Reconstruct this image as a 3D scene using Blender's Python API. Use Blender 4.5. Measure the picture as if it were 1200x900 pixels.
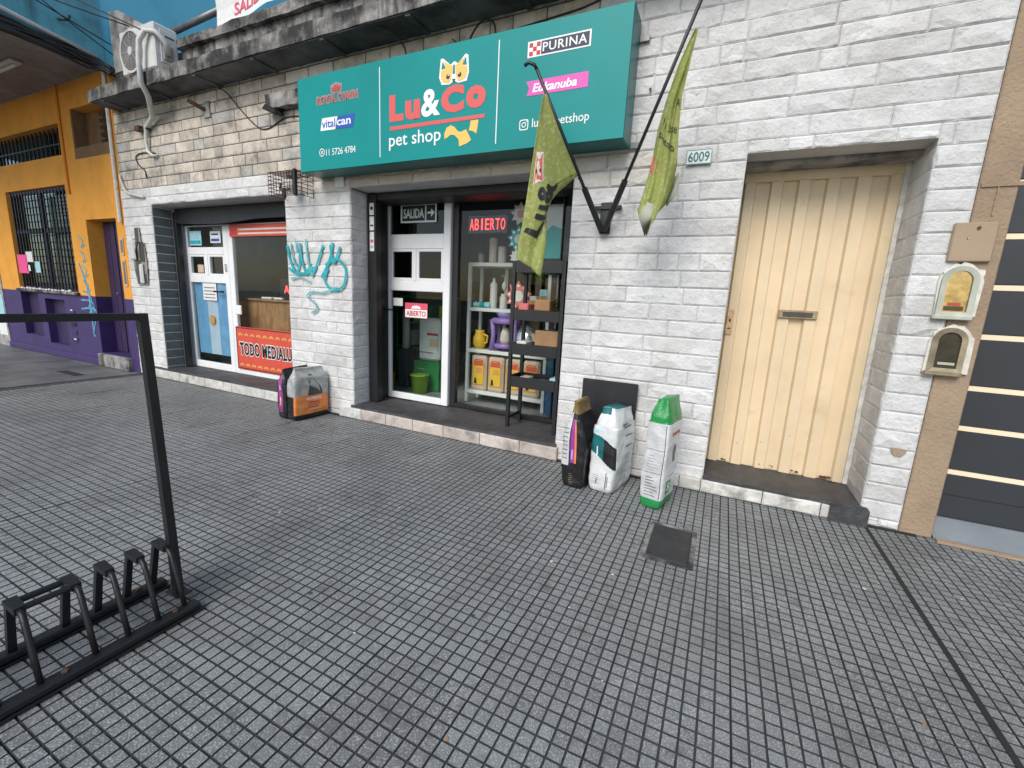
import bpy, bmesh, math, random
from mathutils import Matrix, Vector
random.seed(7)
for o in list(bpy.data.objects): bpy.data.objects.remove(o)
SC = bpy.context.scene
COL = SC.collection
R = math.radians
# ------------------------------------------------------------------ camera
CAM_D, CAM_H, F_PX = 3.403, 1.325, 515.09
def cam_rot(a, b, c):
    ca, sa, cb, sb, cc, sc = math.cos(a), math.sin(a), math.cos(b), math.sin(b), math.cos(c), math.sin(c)
    R0 = Matrix(((1,0,0),(0,0,1),(0,-1,0)))
    Rz = Matrix(((ca,sa,0),(-sa,ca,0),(0,0,1)))
    Rx = Matrix(((1,0,0),(0,cb,sb),(0,-sb,cb)))
    Rr = Matrix(((cc,sc,0),(-sc,cc,0),(0,0,1)))
    return Rr @ Rx @ R0 @ Rz
W2C = cam_rot(0.438925, -0.189734, 0.0498805)
cam = bpy.data.cameras.new('camera'); cam.sensor_width = 36; cam.lens = 36*F_PX/1200; cam.clip_end = 500; cam.clip_start = .02
camo = bpy.data.objects.new('camera', cam); COL.objects.link(camo)
camo.matrix_world = Matrix.Translation((0,-CAM_D,CAM_H)) @ W2C.transposed().to_4x4()
SC.camera = camo
# ------------------------------------------------------------------ sky and sun
SUN_EL, SUN_AZ = R(42), R(183)          # azimuth clockwise from +Y: straight behind the camera
w = bpy.data.worlds.new('World'); SC.world = w; w.use_nodes = True
nt = w.node_tree; bg = nt.nodes['Background']
sky = nt.nodes.new('ShaderNodeTexSky'); sky.sky_type = 'NISHITA'; sky.sun_disc = False
sky.sun_elevation = SUN_EL; sky.sun_rotation = SUN_AZ; sky.air_density = 1.0; sky.dust_density = 1.2; sky.ozone_density = 0.4
nt.links.new(sky.outputs[0], bg.inputs[0]); bg.inputs[1].default_value = 0.098
sl = bpy.data.lights.new('sun', 'SUN'); sl.energy = 1.5; sl.angle = R(36); sl.color = (1,.95,.875)
so = bpy.data.objects.new('sun', sl); COL.objects.link(so)
sd = Vector((math.sin(SUN_AZ)*math.cos(SUN_EL), math.cos(SUN_AZ)*math.cos(SUN_EL), math.sin(SUN_EL)))
so.rotation_euler = sd.to_track_quat('Z','Y').to_euler(); so.location = (0,-20,20)
SC.view_settings.view_transform = 'Standard'; SC.view_settings.look = 'None'
SC.view_settings.gamma = 1; SC.view_settings.use_curve_mapping = False
SC.view_settings.exposure = 0.80
SC.render.engine = 'CYCLES'

# ------------------------------------------------------------------ materials
MATS = {}
def M(name, col, rough=.6, metal=0., var=.12, vscale=5., bump=0., bscale=60., dirt=None, dirt2=None, objcol=False, spec=.5,
      streak=None, emit=None, speck=None, coat=0., cell=None, transl=0.):
    m = bpy.data.materials.new(name); m.use_nodes = True; MATS[name] = m
    t = m.node_tree; N = t.nodes; L = t.links; p = N['Principled BSDF']
    p.inputs['Roughness'].default_value = rough; p.inputs['Metallic'].default_value = metal
    p.inputs['Specular IOR Level'].default_value = spec
    if coat: p.inputs['Coat Weight'].default_value = coat; p.inputs['Coat Roughness'].default_value = .15
    geo = N.new('ShaderNodeNewGeometry'); pos = geo.outputs['Position']
    def noise(scale, detail=4, rough_=.6, vec=pos):
        n = N.new('ShaderNodeTexNoise'); n.inputs['Scale'].default_value = scale; n.inputs['Detail'].default_value = detail
        n.inputs['Roughness'].default_value = rough_; L.new(vec, n.inputs['Vector']); return n.outputs['Fac']
    def rng(v, a, b, c, d):
        n = N.new('ShaderNodeMapRange'); L.new(v, n.inputs['Value'])
        for k, x in zip(('From Min','From Max','To Min','To Max'), (a,b,c,d)): n.inputs[k].default_value = x
        return n.outputs['Result']
    def mix(f, a, b, mode='MIX'):
        n = N.new('ShaderNodeMix'); n.data_type = 'RGBA'; n.blend_type = mode
        for s, v in ((n.inputs[0], f), (n.inputs[6], a), (n.inputs[7], b)):
            if isinstance(v, (int, float)): s.default_value = v
            elif isinstance(v, tuple): s.default_value = (*v[:3], 1)
            else: L.new(v, s)
        return n.outputs[2]
    if objcol:
        oi = N.new('ShaderNodeObjectInfo'); base = mix(1., oi.outputs['Color'], col, 'MULTIPLY')
    else: base = mix(0., col, col)
    if var:
        v = rng(noise(vscale), .3, .7, 1-var, 1+var)
        c = N.new('ShaderNodeCombineColor'); [L.new(v, c.inputs[i]) for i in range(3)]
        base = mix(1., base, c.outputs[0], 'MULTIPLY')
    if cell:                                    # every small square its own shade
        sb_ = N.new('ShaderNodeVectorMath'); sb_.operation = 'SUBTRACT'; L.new(pos, sb_.inputs[0]); sb_.inputs[1].default_value = (.183,-1.868,0)
        dv = N.new('ShaderNodeVectorMath'); dv.operation = 'MULTIPLY'; L.new(sb_.outputs[0], dv.inputs[0]); dv.inputs[1].default_value = (1/cell[0],1/cell[0],0)
        fl_ = N.new('ShaderNodeVectorMath'); fl_.operation = 'FLOOR'; L.new(dv.outputs[0], fl_.inputs[0])
        wn = N.new('ShaderNodeTexWhiteNoise'); wn.noise_dimensions = '2D'; L.new(fl_.outputs[0], wn.inputs['Vector'])
        v = rng(wn.outputs['Value'], 0, 1, 1-cell[1], 1+cell[1]); c = N.new('ShaderNodeCombineColor'); [L.new(v, c.inputs[i]) for i in range(3)]
        base = mix(1., base, c.outputs[0], 'MULTIPLY')
        oi2 = N.new('ShaderNodeObjectInfo'); v = rng(oi2.outputs['Random'], 0, 1, .88, 1.10); c = N.new('ShaderNodeCombineColor'); [L.new(v, c.inputs[i]) for i in range(3)]; base = mix(1., base, c.outputs[0], 'MULTIPLY')   # each paving slab its own shade
    if speck:                                   # (colour, scale, lo, hi, amount)
        base = mix(rng(noise(speck[1], 2, .5), speck[2], speck[3], 0, speck[4]), base, speck[0])
    for d in (dirt, dirt2):
        if d: base = mix(rng(noise(d[1], 6, .65), d[2], d[3], 0, d[4]), base, d[0])
    if streak:                                  # vertical runs: noise squeezed along z
        mp = N.new('ShaderNodeMapping'); L.new(pos, mp.inputs['Vector']); mp.inputs['Scale'].default_value = (1,1,.12)
        base = mix(rng(noise(streak[1], 5, .6, mp.outputs[0]), streak[2], streak[3], 0, streak[4]), base, streak[0])
    L.new(base, p.inputs['Base Color'])
    if emit:
        p.inputs['Emission Color'].default_value = (*emit[:3], 1); p.inputs['Emission Strength'].default_value = emit[3]
    if transl:
        tr_ = N.new('ShaderNodeBsdfTranslucent'); L.new(base, tr_.inputs[0]); ms_ = N.new('ShaderNodeMixShader'); ms_.inputs[0].default_value = transl
        L.new(p.outputs[0], ms_.inputs[1]); L.new(tr_.outputs[0], ms_.inputs[2]); L.new(ms_.outputs[0], N['Material Output'].inputs[0])
    crease = name.startswith('bag_')
    if bump:
        b = N.new('ShaderNodeBump'); b.inputs['Strength'].default_value = min(1, bump); b.inputs['Distance'].default_value = .01*max(1, bump)
        L.new(noise(bscale, 5, .6), b.inputs['Height']); L.new(b.outputs[0], p.inputs['Normal'])
        if crease:                              # crumpled film: ridged folds on top of the fine bump
            rn = N.new('ShaderNodeTexNoise'); rn.noise_type = 'RIDGED_MULTIFRACTAL'; rn.inputs['Scale'].default_value = 7.5; rn.inputs['Detail'].default_value = 3; L.new(pos, rn.inputs['Vector'])
            b2 = N.new('ShaderNodeBump'); b2.inputs['Strength'].default_value = .55; b2.inputs['Distance'].default_value = .03; L.new(rn.outputs['Fac'], b2.inputs['Height']); L.new(b2.outputs[0], b.inputs['Normal'])
    return m
def glass(name, tint=(1,1,1), rough=0.0, f=1.5):
    m = bpy.data.materials.new(name); m.use_nodes = True; MATS[name] = m
    t = m.node_tree; N = t.nodes; L = t.links; N.remove(N['Principled BSDF'])
    tr = N.new('ShaderNodeBsdfTransparent'); tr.inputs[0].default_value = (*tint,1)
    gl = N.new('ShaderNodeBsdfGlossy'); gl.inputs['Roughness'].default_value = rough
    fr = N.new('ShaderNodeFresnel'); ge = N.new('ShaderNodeNewGeometry'); mr = N.new('ShaderNodeMapRange')   # the pane's back face does not reflect again
    L.new(ge.outputs['Backfacing'], mr.inputs['Value']); mr.inputs['To Min'].default_value = f; mr.inputs['To Max'].default_value = 1.0; L.new(mr.outputs['Result'], fr.inputs[0])
    mx = N.new('ShaderNodeMixShader'); L.new(fr.outputs[0], mx.inputs[0]); L.new(tr.outputs[0], mx.inputs[1]); L.new(gl.outputs[0], mx.inputs[2])
    L.new(mx.outputs[0], N['Material Output'].inputs[0])
M('brick', (1,1,1), .75, var=.09, vscale=9, bump=.8, bscale=48, objcol=True, dirt=((.40,.385,.365), 2.0, .46, .70, .6), dirt2=((.36,.35,.335), 27., .57, .70, .55))
M('beige_brick', (1,1,1), .85, var=.16, vscale=7, bump=.5, bscale=70, objcol=True, dirt=((.16,.145,.13), 3.2, .47, .66, .75), dirt2=((.10,.09,.085), 22., .56, .72, .55))
M('wall_core', (.42,.41,.40), .9, var=.2, bump=.3, bscale=40, dirt=((.12,.11,.10), 4., .45, .7, .7))
M('mortar_white', (.50,.50,.49), .9, var=.15, bump=.3, bscale=40)
M('mortar_beige', (.075,.066,.058), .9, var=.3, bump=.3, bscale=40)
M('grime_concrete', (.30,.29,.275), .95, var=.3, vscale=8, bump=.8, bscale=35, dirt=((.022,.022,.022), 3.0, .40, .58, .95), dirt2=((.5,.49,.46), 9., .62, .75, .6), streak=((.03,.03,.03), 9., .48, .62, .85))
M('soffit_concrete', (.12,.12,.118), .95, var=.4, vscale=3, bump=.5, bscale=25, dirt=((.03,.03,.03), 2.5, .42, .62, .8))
M('tile', (.203,.217,.219), .5, var=.13, vscale=1.1, bump=.5, bscale=260, cell=(.05,.13), speck=((.48,.49,.48), 190., .52, .63, .85), dirt=((.115,.118,.116), 1.3, .48, .70, .6), dirt2=((.09,.092,.09), 9., .57, .68, .6))
M('groove', (.052,.055,.056), .85, var=.3, vscale=12, bump=.4, bscale=120)
M('concrete_pave', (.145,.15,.155), .5, var=.2, vscale=2.5, bump=.25, bscale=60, dirt=((.06,.063,.066), 2., .45, .7, .8))
M('asphalt', (.05,.05,.052), .85, var=.2, bump=.6, bscale=120)
M('step_stone', (.062,.063,.066), .6, var=.3, vscale=14, bump=.4, bscale=80, speck=((.32,.32,.32), 180., .64, .74, .6), dirt=((.035,.035,.037), 4., .45, .65, .8))
M('step_front', (1,1,1), .8, var=.2, vscale=10, bump=.5, bscale=60, objcol=True, dirt=((.10,.095,.09), 6., .52, .72, .75))
M('black_dirt', (.02,.02,.02), .95, var=.3, bump=.8, bscale=60)
M('orange_plaster', (.80,.355,.045), .8, var=.10, vscale=2.2, bump=.35, bscale=45, dirt=((.48,.22,.05), 4., .55, .75, .45))
M('purple_paint', (.047,.025,.120), .55, var=.18, vscale=3, bump=.25, bscale=35, dirt=((.05,.035,.10), 5., .5, .7, .5))
M('dark_purple', (.034,.018,.07), .5, var=.2, bump=.1)
M('brown_recess', (.22,.125,.06), .85, var=.2, bump=.3)
M('turquoise', (.13,.42,.51), .85, var=.22, vscale=1.6, bump=.4, bscale=30, dirt=((.06,.13,.15), 2.2, .46, .68, .75), streak=((.03,.06,.07), 4., .56, .7, .7))
M('cyan_wall', (.17,.58,.74), .8, var=.08, vscale=1.5, bump=.2, bscale=30, dirt=((.09,.34,.42), 2.4, .56, .75, .5))
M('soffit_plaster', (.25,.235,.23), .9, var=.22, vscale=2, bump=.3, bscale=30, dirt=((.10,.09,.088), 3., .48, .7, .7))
M('grey_plaster', (.36,.355,.34), .9, var=.3, vscale=5, bump=.6, bscale=35, dirt=((.07,.07,.07), 3.5, .46, .64, .9))
M('tan_plaster', (.345,.255,.17), .85, var=.13, vscale=3, bump=.9, bscale=50, dirt=((.24,.18,.125), 5., .52, .72, .5), dirt2=((.42,.31,.20), 11., .6, .72, .5))
M('tan_metal', (.36,.265,.175), .5, var=.06, bump=.05)
M('garage_panel', (.032,.036,.042), .42, var=.10, vscale=2, bump=.04, bscale=25)
M('garage_strip', (.88,.74,.53), .3, var=.05, vscale=2)
M('ramp', (.19,.215,.235), .6, var=.12, vscale=4, bump=.1)
M('cream_door', (.73,.585,.385), .42, var=.07, vscale=3, bump=.15, bscale=14, dirt=((.50,.375,.22), 5., .58, .75, .5), dirt2=((.09,.06,.04), 26., .70, .76, .8))
M('rust', (.10,.05,.03), .9, var=.4, vscale=30, bump=.6, bscale=90)
M('lock_worn', (.62,.42,.25), .5, var=.25, vscale=30, bump=.2)
M('brass', (.36,.30,.20), .4, metal=.6, var=.3, vscale=20)
M('white_alu', (.80,.81,.82), .35, var=.05, vscale=4, dirt=((.55,.54,.52), 9., .62, .8, .4))
M('black_paint', (.014,.014,.015), .45, var=.2, bump=.1, bscale=60)
M('rack_black', (.012,.0125,.014), .42, var=.25, vscale=9, bump=.25, bscale=90, dirt=((.07,.065,.06), 30., .66, .78, .5))
M('black_metal', (.018,.019,.021), .4, var=.2, vscale=8, bump=.08)
M('black_board', (.018,.02,.024), .38, var=.3, vscale=3, bump=.05, dirt=((.05,.05,.055), 5., .55, .75, .5))
M('lid_metal', (.022,.025,.029), .5, var=.3, vscale=9, bump=.5, bscale=80, dirt=((.13,.12,.11), 7., .6, .75, .5))
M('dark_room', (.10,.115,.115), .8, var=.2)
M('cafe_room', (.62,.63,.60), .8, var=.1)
M('room_floor', (.3,.3,.3), .4, var=.2)
M('wood', (.36,.19,.085), .5, var=.22, vscale=6, bump=.1, streak=((.18,.085,.035), 30., .45, .65, .7))
M('teal', (.001,.255,.245), .45, var=.09, vscale=.9, spec=.3)
M('teal_dark', (.003,.13,.12), .35, var=.08, vscale=4)
M('ink_white', (.85,.87,.87), .5, var=0); M('coral', (.70,.11,.10), .5, var=0); M('cat_yellow', (.86,.55,.13), .5, var=0)
M('royal_red', (.44,.06,.07), .5, var=0); M('royal_halo', (.34,.26,.25), .5, var=0)
M('ink_blue', (.02,.09,.42), .5, var=0); M('ink_navy', (.02,.03,.06), .5, var=0); M('magenta', (.72,.10,.45), .5, var=0)
M('ink_black', (.012,.012,.013), .5, var=0); M('ink_red', (.55,.03,.03), .5, var=0)
M('neon', (.8,.05,.05), .4, var=0, emit=(1,.045,.05,2.6))
M('flag_green', (.39,.43,.12), .8, var=.10, vscale=8, bump=.15, bscale=200, dirt=((.58,.62,.30), 42., .53, .58, .65), transl=.3)
M('flag_back', (.36,.38,.29), .85, var=.12, vscale=9)
M('flag_pink', (.62,.13,.10), .7, var=.2, vscale=60); M('flag_cream', (.72,.66,.58), .7, var=.1)
M('plate_white', (.62,.72,.70), .3, var=.08); M('plate_teal', (.03,.12,.11), .4, var=0)
M('paper', (.72,.73,.72), .7, var=.08, vscale=20); M('paper_blue', (.35,.62,.70), .7, var=.2, vscale=25); M('hot_pink', (.85,.08,.28), .7, var=.03)
M('arg_blue', (.16,.36,.62), .7, var=.12, vscale=8); M('arg_white', (.50,.58,.72), .7, var=.08); M('sun_gold', (.45,.26,.06), .7, var=.3, vscale=60)
M('poster_red', (.62,.085,.05), .45, var=.08); M('poster_orange', (.72,.32,.10), .5, var=.1)
M('sticker_pink', (.72,.10,.16), .5, var=.1)
M('ac_white', (.60,.61,.59), .45, var=.08, vscale=5, dirt=((.35,.34,.32), 7., .55, .78, .6)); M('ac_grille', (.33,.33,.32), .5, var=.1)
M('pvc', (.58,.58,.55), .45, var=.12, vscale=14); M('cable', (.02,.02,.022), .55, var=.2); M('grey_metal', (.20,.205,.21), .45, metal=.5, var=.2, vscale=12)
M('steel', (.55,.55,.55), .25, metal=1., var=.1)
M('graffiti_teal', (.02,.36,.40), .75, var=.3, vscale=18); M('graffiti_pale', (.15,.42,.44), .8, var=.3, vscale=18); M('graffiti_blue', (.10,.30,.45), .75, var=.3, vscale=10)
M('meter_frame', (.44,.46,.38), .5, var=.15, vscale=14, bump=.2); M('meter_dark', (.065,.055,.040), .5, var=.3, vscale=30); M('meter_reflection', (.80,.58,.28), .2, metal=1., var=.3, vscale=16, dirt=((.30,.17,.07), 24., .55, .7, .6))  # gold meter colour carries the warm reflection seen in the glass
M('old_paint', (.66,.64,.58), .8, var=.2, vscale=20)
M('bag_black', (.014,.014,.016), .28, var=.2, vscale=20, bump=.6, bscale=30); M('bag_white', (.66,.68,.68), .3, var=.07, vscale=12, bump=.7, bscale=30)
M('bag_silver', (.60,.61,.62), .25, metal=.15, var=.1, vscale=12, bump=.6, bscale=30)
M('bag_purple', (.30,.045,.32), .3, var=.15, vscale=14, bump=.3, bscale=22); M('bag_gold', (.42,.30,.12), .3, metal=.5, var=.2, vscale=30, bump=.3, bscale=22)
M('bag_orange', (.78,.24,.06), .35, var=.1, vscale=12, bump=.25, bscale=22); M('bag_teal', (.012,.14,.15), .3, var=.12, vscale=12, bump=.3, bscale=22)
M('bag_green', (.02,.27,.07), .26, var=.12, vscale=12, bump=.7, bscale=30); M('bag_photo', (.36,.37,.36), .35, var=.3, vscale=9, bump=.25, bscale=22)
M('bag_dog', (.05,.052,.054), .35, var=.4, vscale=22); M('bag_pinkpur', (.30,.05,.20), .3, var=.5, vscale=16, bump=.3, bscale=22)
M('shelf_white', (.74,.75,.72), .4, var=.08); M('shelf_green', (.02,.22,.05), .5, var=.3, vscale=5); M('lime', (.30,.52,.03), .4, var=.08)
M('yellow_plastic', (.80,.50,.03), .35, var=.06); M('purple_plastic', (.30,.18,.48), .4, var=.12, vscale=20); M('lilac', (.42,.36,.66), .35, var=.05)
M('beige_bag', (.58,.44,.32), .55, var=.1, vscale=18); M('cardboard', (.34,.20,.10), .8, var=.15, vscale=10); M('blue_plastic', (.01,.16,.34), .4, var=.1)
M('star_pink', (.60,.17,.16), .6, var=.05); M('star_teal', (.01,.32,.32), .6, var=.05); M('star_cream', (.62,.55,.47), .6, var=.12, vscale=20); M('candle', (.62,.63,.60), .5, var=.08)
M('plant_green', (.05,.13,.04), .6, var=.3, vscale=30)
M('lamp_dead', (.55,.54,.48), .4, var=.08)
M('roller', (.016,.018,.02), .5, var=.3, vscale=6)
M('grey_paint_brick', (1,1,1), .7, var=.15, vscale=9, bump=.5, bscale=55, objcol=True)
glass('clear_glass', (.95,.975,.965)); glass('door_glass', (.92,.955,.94)); glass('dark_glass', (.62,.66,.66)); glass('meter_glass', (.9,.9,.86), .03)

# ------------------------------------------------------------------ mesh helpers
class MB:
    def __init__(s): s.v = []; s.f = []; s.m = []
    def add(s, vs, fs, mi=0):
        n = len(s.v); s.v += [tuple(v) for v in vs]; s.f += [tuple(i+n for i in f) for f in fs]; s.m += [mi]*len(fs); return s
    def box(s, x0, x1, y0, y1, z0, z1, mi=0, b=0.):
        if b <= 0:
            vs = [(x,y,z) for x in (x0,x1) for y in (y0,y1) for z in (z0,z1)]
            return s.add(vs, [(0,1,3,2),(4,6,7,5),(0,4,5,1),(2,3,7,6),(0,2,6,4),(1,5,7,3)], mi)
        bm = bmesh.new(); bmesh.ops.create_cube(bm, size=1)
        for v in bm.verts: v.co = ((x0+x1)/2+v.co.x*(x1-x0), (y0+y1)/2+v.co.y*(y1-y0), (z0+z1)/2+v.co.z*(z1-z0))
        b = min(b, .45*abs(x1-x0), .45*abs(y1-y0), .45*abs(z1-z0))
        bmesh.ops.bevel(bm, geom=list(bm.edges), offset=b, segments=1, affect='EDGES', profile=.5)
        bm.verts.index_update(); s.add([v.co[:] for v in bm.verts], [[v.index for v in f.verts] for f in bm.faces], mi); bm.free(); return s
    def tube(s, pts, r, n=8, mi=0, caps=True):
        pts = [Vector(p) for p in pts]; rs = r if isinstance(r, (list,tuple)) else [r]*len(pts)
        vs = []; fs = []; up = None
        for i, p in enumerate(pts):
            d = (pts[min(i+1,len(pts)-1)] - pts[max(i-1,0)]).normalized()
            if up is None: up = Vector((0,0,1)) if abs(d.z) < .9 else Vector((1,0,0))
            a = d.cross(up).normalized(); b = a.cross(d).normalized(); up = b
            for k in range(n):
                t = 2*math.pi*k/n; vs.append(p + a*(rs[i]*math.cos(t)) + b*(rs[i]*math.sin(t)))
        for i in range(len(pts)-1):
            for k in range(n): fs.append((i*n+k, i*n+(k+1)%n, (i+1)*n+(k+1)%n, (i+1)*n+k))
        if caps: fs.append(tuple(range(n-1,-1,-1))); fs.append(tuple(range((len(pts)-1)*n, len(pts)*n)))
        return s.add(vs, fs, mi)
    def bar(s, p, q, wx, wz, mi=0, up=(0,0,1)):
        p, q = Vector(p), Vector(q); d = (q-p).normalized(); u = Vector(up)
        if abs(d.dot(u)) > .95: u = Vector((0,1,0))
        a = d.cross(u).normalized()*wx/2; b = a.cross(d).normalized()*wz/2
        vs = [p-a-b, p+a-b, p+a+b, p-a+b, q-a-b, q+a-b, q+a+b, q-a+b]
        return s.add(vs, [(3,2,1,0),(4,5,6,7),(0,1,5,4),(1,2,6,5),(2,3,7,6),(3,0,4,7)], mi)
    def lathe(s, prof, c, n=16, mi=0):
        vs = []; fs = []
        for (r, z) in prof:
            for k in range(n): t = 2*math.pi*k/n; vs.append((c[0]+r*math.cos(t), c[1]+r*math.sin(t), c[2]+z))
        for i in range(len(prof)-1):
            for k in range(n): fs.append((i*n+k, i*n+(k+1)%n, (i+1)*n+(k+1)%n, (i+1)*n+k))
        fs.append(tuple(range(n-1,-1,-1))); fs.append(tuple(range((len(prof)-1)*n, len(prof)*n)))
        return s.add(vs, fs, mi)
    def plate(s, poly, y0, y1, mi=0):           # outline in (x,z), from depth y0 (front) to y1
        n = len(poly)
        ar = sum(poly[i][0]*poly[(i+1)%n][1]-poly[(i+1)%n][0]*poly[i][1] for i in range(n))
        if ar < 0: poly = poly[::-1]
        vs = [(x,y0,z) for x,z in poly] + [(x,y1,z) for x,z in poly]
        fs = [tuple(range(n)), tuple(range(2*n-1,n-1,-1))] + [(i, i+n, (i+1)%n+n, (i+1)%n) for i in range(n)]
        return s.add(vs, fs, mi)
    def build(s, name, mats, parent=None, smooth=False):
        me = bpy.data.meshes.new(name); me.from_pydata(s.v, [], s.f)
        if isinstance(mats, str): mats = [mats]
        for m in mats: me.materials.append(MATS[m])
        if len(mats) > 1: me.polygons.foreach_set('material_index', s.m)
        if smooth: me.polygons.foreach_set('use_smooth', [True]*len(me.polygons))
        me.update(); return link(name, me, parent)
def fix_normals(o):
    bm = bmesh.new(); bm.from_mesh(o.data); bmesh.ops.recalc_face_normals(bm, faces=bm.faces); bm.to_mesh(o.data); bm.free(); return o
def link(name, me, parent=None):
    o = bpy.data.objects.new(name, me); COL.objects.link(o)
    if parent is not None:
        o.parent = parent
        loc = parent.location if parent.parent is None else Vector((0,0,0))
        o.matrix_parent_inverse = Matrix.Translation(-loc)
    return o
def tag(o, label, cat, group=None):
    o['label'] = label; o['category'] = cat
    if group: o['group'] = group
    return o
def thing(name, label, cat, loc, group=None):
    o = bpy.data.objects.new(name, None); COL.objects.link(o); o.location = loc; o.empty_display_size = .1
    return tag(o, label, cat, group)
def struct(o): o['kind'] = 'structure'; return o
def bx(name, x0, x1, y0, y1, z0, z1, mat, parent, b=.003): return MB().box(x0,x1,y0,y1,z0,z1,0,b).build(name, mat, parent)
def text_mesh(s, bold=0., shear=0., extrude=0., spacing=1.):
    cu = bpy.data.curves.new('t', 'FONT'); cu.body = s; cu.size = 1; cu.offset = bold; cu.shear = shear; cu.extrude = extrude; cu.resolution_u = 3; cu.space_character = spacing
    ob = bpy.data.objects.new('t', cu); COL.objects.link(ob)
    dg = bpy.context.evaluated_depsgraph_get(); me = bpy.data.meshes.new_from_object(ob.evaluated_get(dg))
    bpy.data.objects.remove(ob); bpy.data.curves.remove(cu); return me
def txt(name, s, x0, x1, z0, z1, y, mat, parent, bold=0., shear=0., spacing=1., fn=None, sub=0):
    """lettering filling the rectangle x0..x1, z0..z1 on the plane y, facing -Y; fn maps (u,v) to a point instead"""
    me = text_mesh(s, bold, shear, 0., spacing)
    xs = [v.co.x for v in me.vertices]; ys = [v.co.y for v in me.vertices]
    a, b, c, d = min(xs), max(xs), min(ys), max(ys)
    if fn:
        bm = bmesh.new(); bm.from_mesh(me); bmesh.ops.triangulate(bm, faces=bm.faces); bmesh.ops.subdivide_edges(bm, edges=list(bm.edges), cuts=3, use_grid_fill=True); bm.to_mesh(me); bm.free()
    for v in me.vertices:
        u = x0 + (v.co.x-a)/(b-a)*(x1-x0); q = z0 + (v.co.y-c)/(d-c)*(z1-z0)
        v.co = fn(u, q) if fn else (u, y, q)
    if not fn:
        bm = bmesh.new(); bm.from_mesh(me)
        r = bmesh.ops.extrude_face_region(bm, geom=list(bm.faces))
        bmesh.ops.translate(bm, vec=(0,.0012,0), verts=[e for e in r['geom'] if isinstance(e, bmesh.types.BMVert)])
        bmesh.ops.recalc_face_normals(bm, faces=bm.faces); bm.to_mesh(me); bm.free()
    me.polygons.foreach_set('use_smooth', [False]*len(me.polygons))
    me.materials.clear(); me.materials.append(MATS[mat]); return link(name, me, parent)
def in_view(p, m=40):
    v = W2C @ (Vector(p) - Vector((0,-CAM_D,CAM_H)))
    if v.z > -.05: return None
    u, q = 600+F_PX*v.x/-v.z, 450-F_PX*v.y/-v.z
    return -v.z if -m < u < 1200+m and -m < q < 900+m else None

# ================================================================== the ground
struct(MB().add([(-150,-150,-.14),(150,-150,-.14),(150,150,-.14),(-150,150,-.14)], [(0,1,2,3)]).build('road', 'asphalt'))
kerb = struct(bx('kerb', -30, 30, -5.05, -4.88, -.14, .0, 'grime_concrete', None, .012))
PAVE = struct(MB().box(-7.62, 12, -4.878, .6, -.139, -.0125).build('pavement', 'groove'))
TX0, TY0, T = .183, -1.868, .4
def tile_mesh():
    b = MB(); g = .0015
    b.add([(g,g,-.006),(T-g,g,-.006),(T-g,T-g,-.006),(g,T-g,-.006),(g,g,-.0125),(T-g,g,-.0125),(T-g,T-g,-.0125),(g,T-g,-.0125)],
          [(0,1,2,3),(0,4,5,1),(1,5,6,2),(2,6,7,3),(3,7,4,0)], 1)
    rr = random.Random(3)
    for i in range(8):
        for j in range(8):
            cx, cy = (i+.5)*.05, (j+.5)*.05; s0, s1 = .0222, .0212; h = rr.uniform(-.0008,.0004)
            v = [(cx-s0,cy-s0,-.006),(cx+s0,cy-s0,-.006),(cx+s0,cy+s0,-.006),(cx-s0,cy+s0,-.006)]
            v += [(cx-s1,cy-s1,h),(cx+s1,cy-s1,h),(cx+s1,cy+s1,h),(cx-s1,cy+s1,h)]
            b.add(v, [(4,5,6,7)], 0); b.add(v, [(0,1,5,4),(1,2,6,5),(2,3,7,6),(3,0,4,7)], 1)
    return b
TB = tile_mesh(); tile0 = TB.build('paving_tile', ['tile','groove'], PAVE); tme = tile0.data; bpy.data.objects.remove(tile0)
cells = []
for i in range(-20, 8):
    for j in range(-7, 5):
        x, y = TX0+i*T, TY0+j*T
        if x < -7.65 or y < -4.87: continue
        d = [in_view((x+a*T, y+c*T, 0)) for a in (0,.5,1) for c in (0,.5,1)]
        d = [q for q in d if q]
        if y > -.3 and y+T > .35: continue
        cells.append((min(d) if d else 99+abs(x)+abs(y), x, y))
cells.sort()
rest = MB()
for k, (d, x, y) in enumerate(cells):
    dz = random.uniform(-.0016, .0008)
    if k < 300 and d < 99:
        o = link('paving_tile', tme, PAVE); o.location = (x, y, dz); o.rotation_euler = (random.uniform(-.003,.003), random.uniform(-.003,.003), 0)
    else:
        rest.add([(a+x, b+y, c+dz) for a, b, c in TB.v], TB.f); rest.m[-len(TB.f):] = TB.m
ro = rest.build('far_paving_tiles', ['tile','groove'], PAVE); ro['kind'] = 'stuff'
bx('expansion_joint', .972, .995, -4.87, -.02, -.01, .0022, 'black_dirt', PAVE, .001)
path = struct(bx('concrete_path', -40, -7.626, -4.878, .6, -.139, -.002, 'concrete_pave', None, 0))
bx('expansion_joint', -9.6, -9.585, -4.8, -.05, -.01, -.0005, 'groove', path, 0)
bx('drain_slot', -8.5, -7.95, -.62, -.5, -.01, .0012, 'black_dirt', path, 0)
# dirt line where wall meets pavement
jag = MB()
for i in range(46):
    x = -7.5+i*.19; jag.box(x, x+.19, -.028-random.uniform(0,.012), .0, -.004, .003+random.uniform(0,.004))
jag.build('wall_foot_dirt', 'black_dirt', PAVE)

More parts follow.
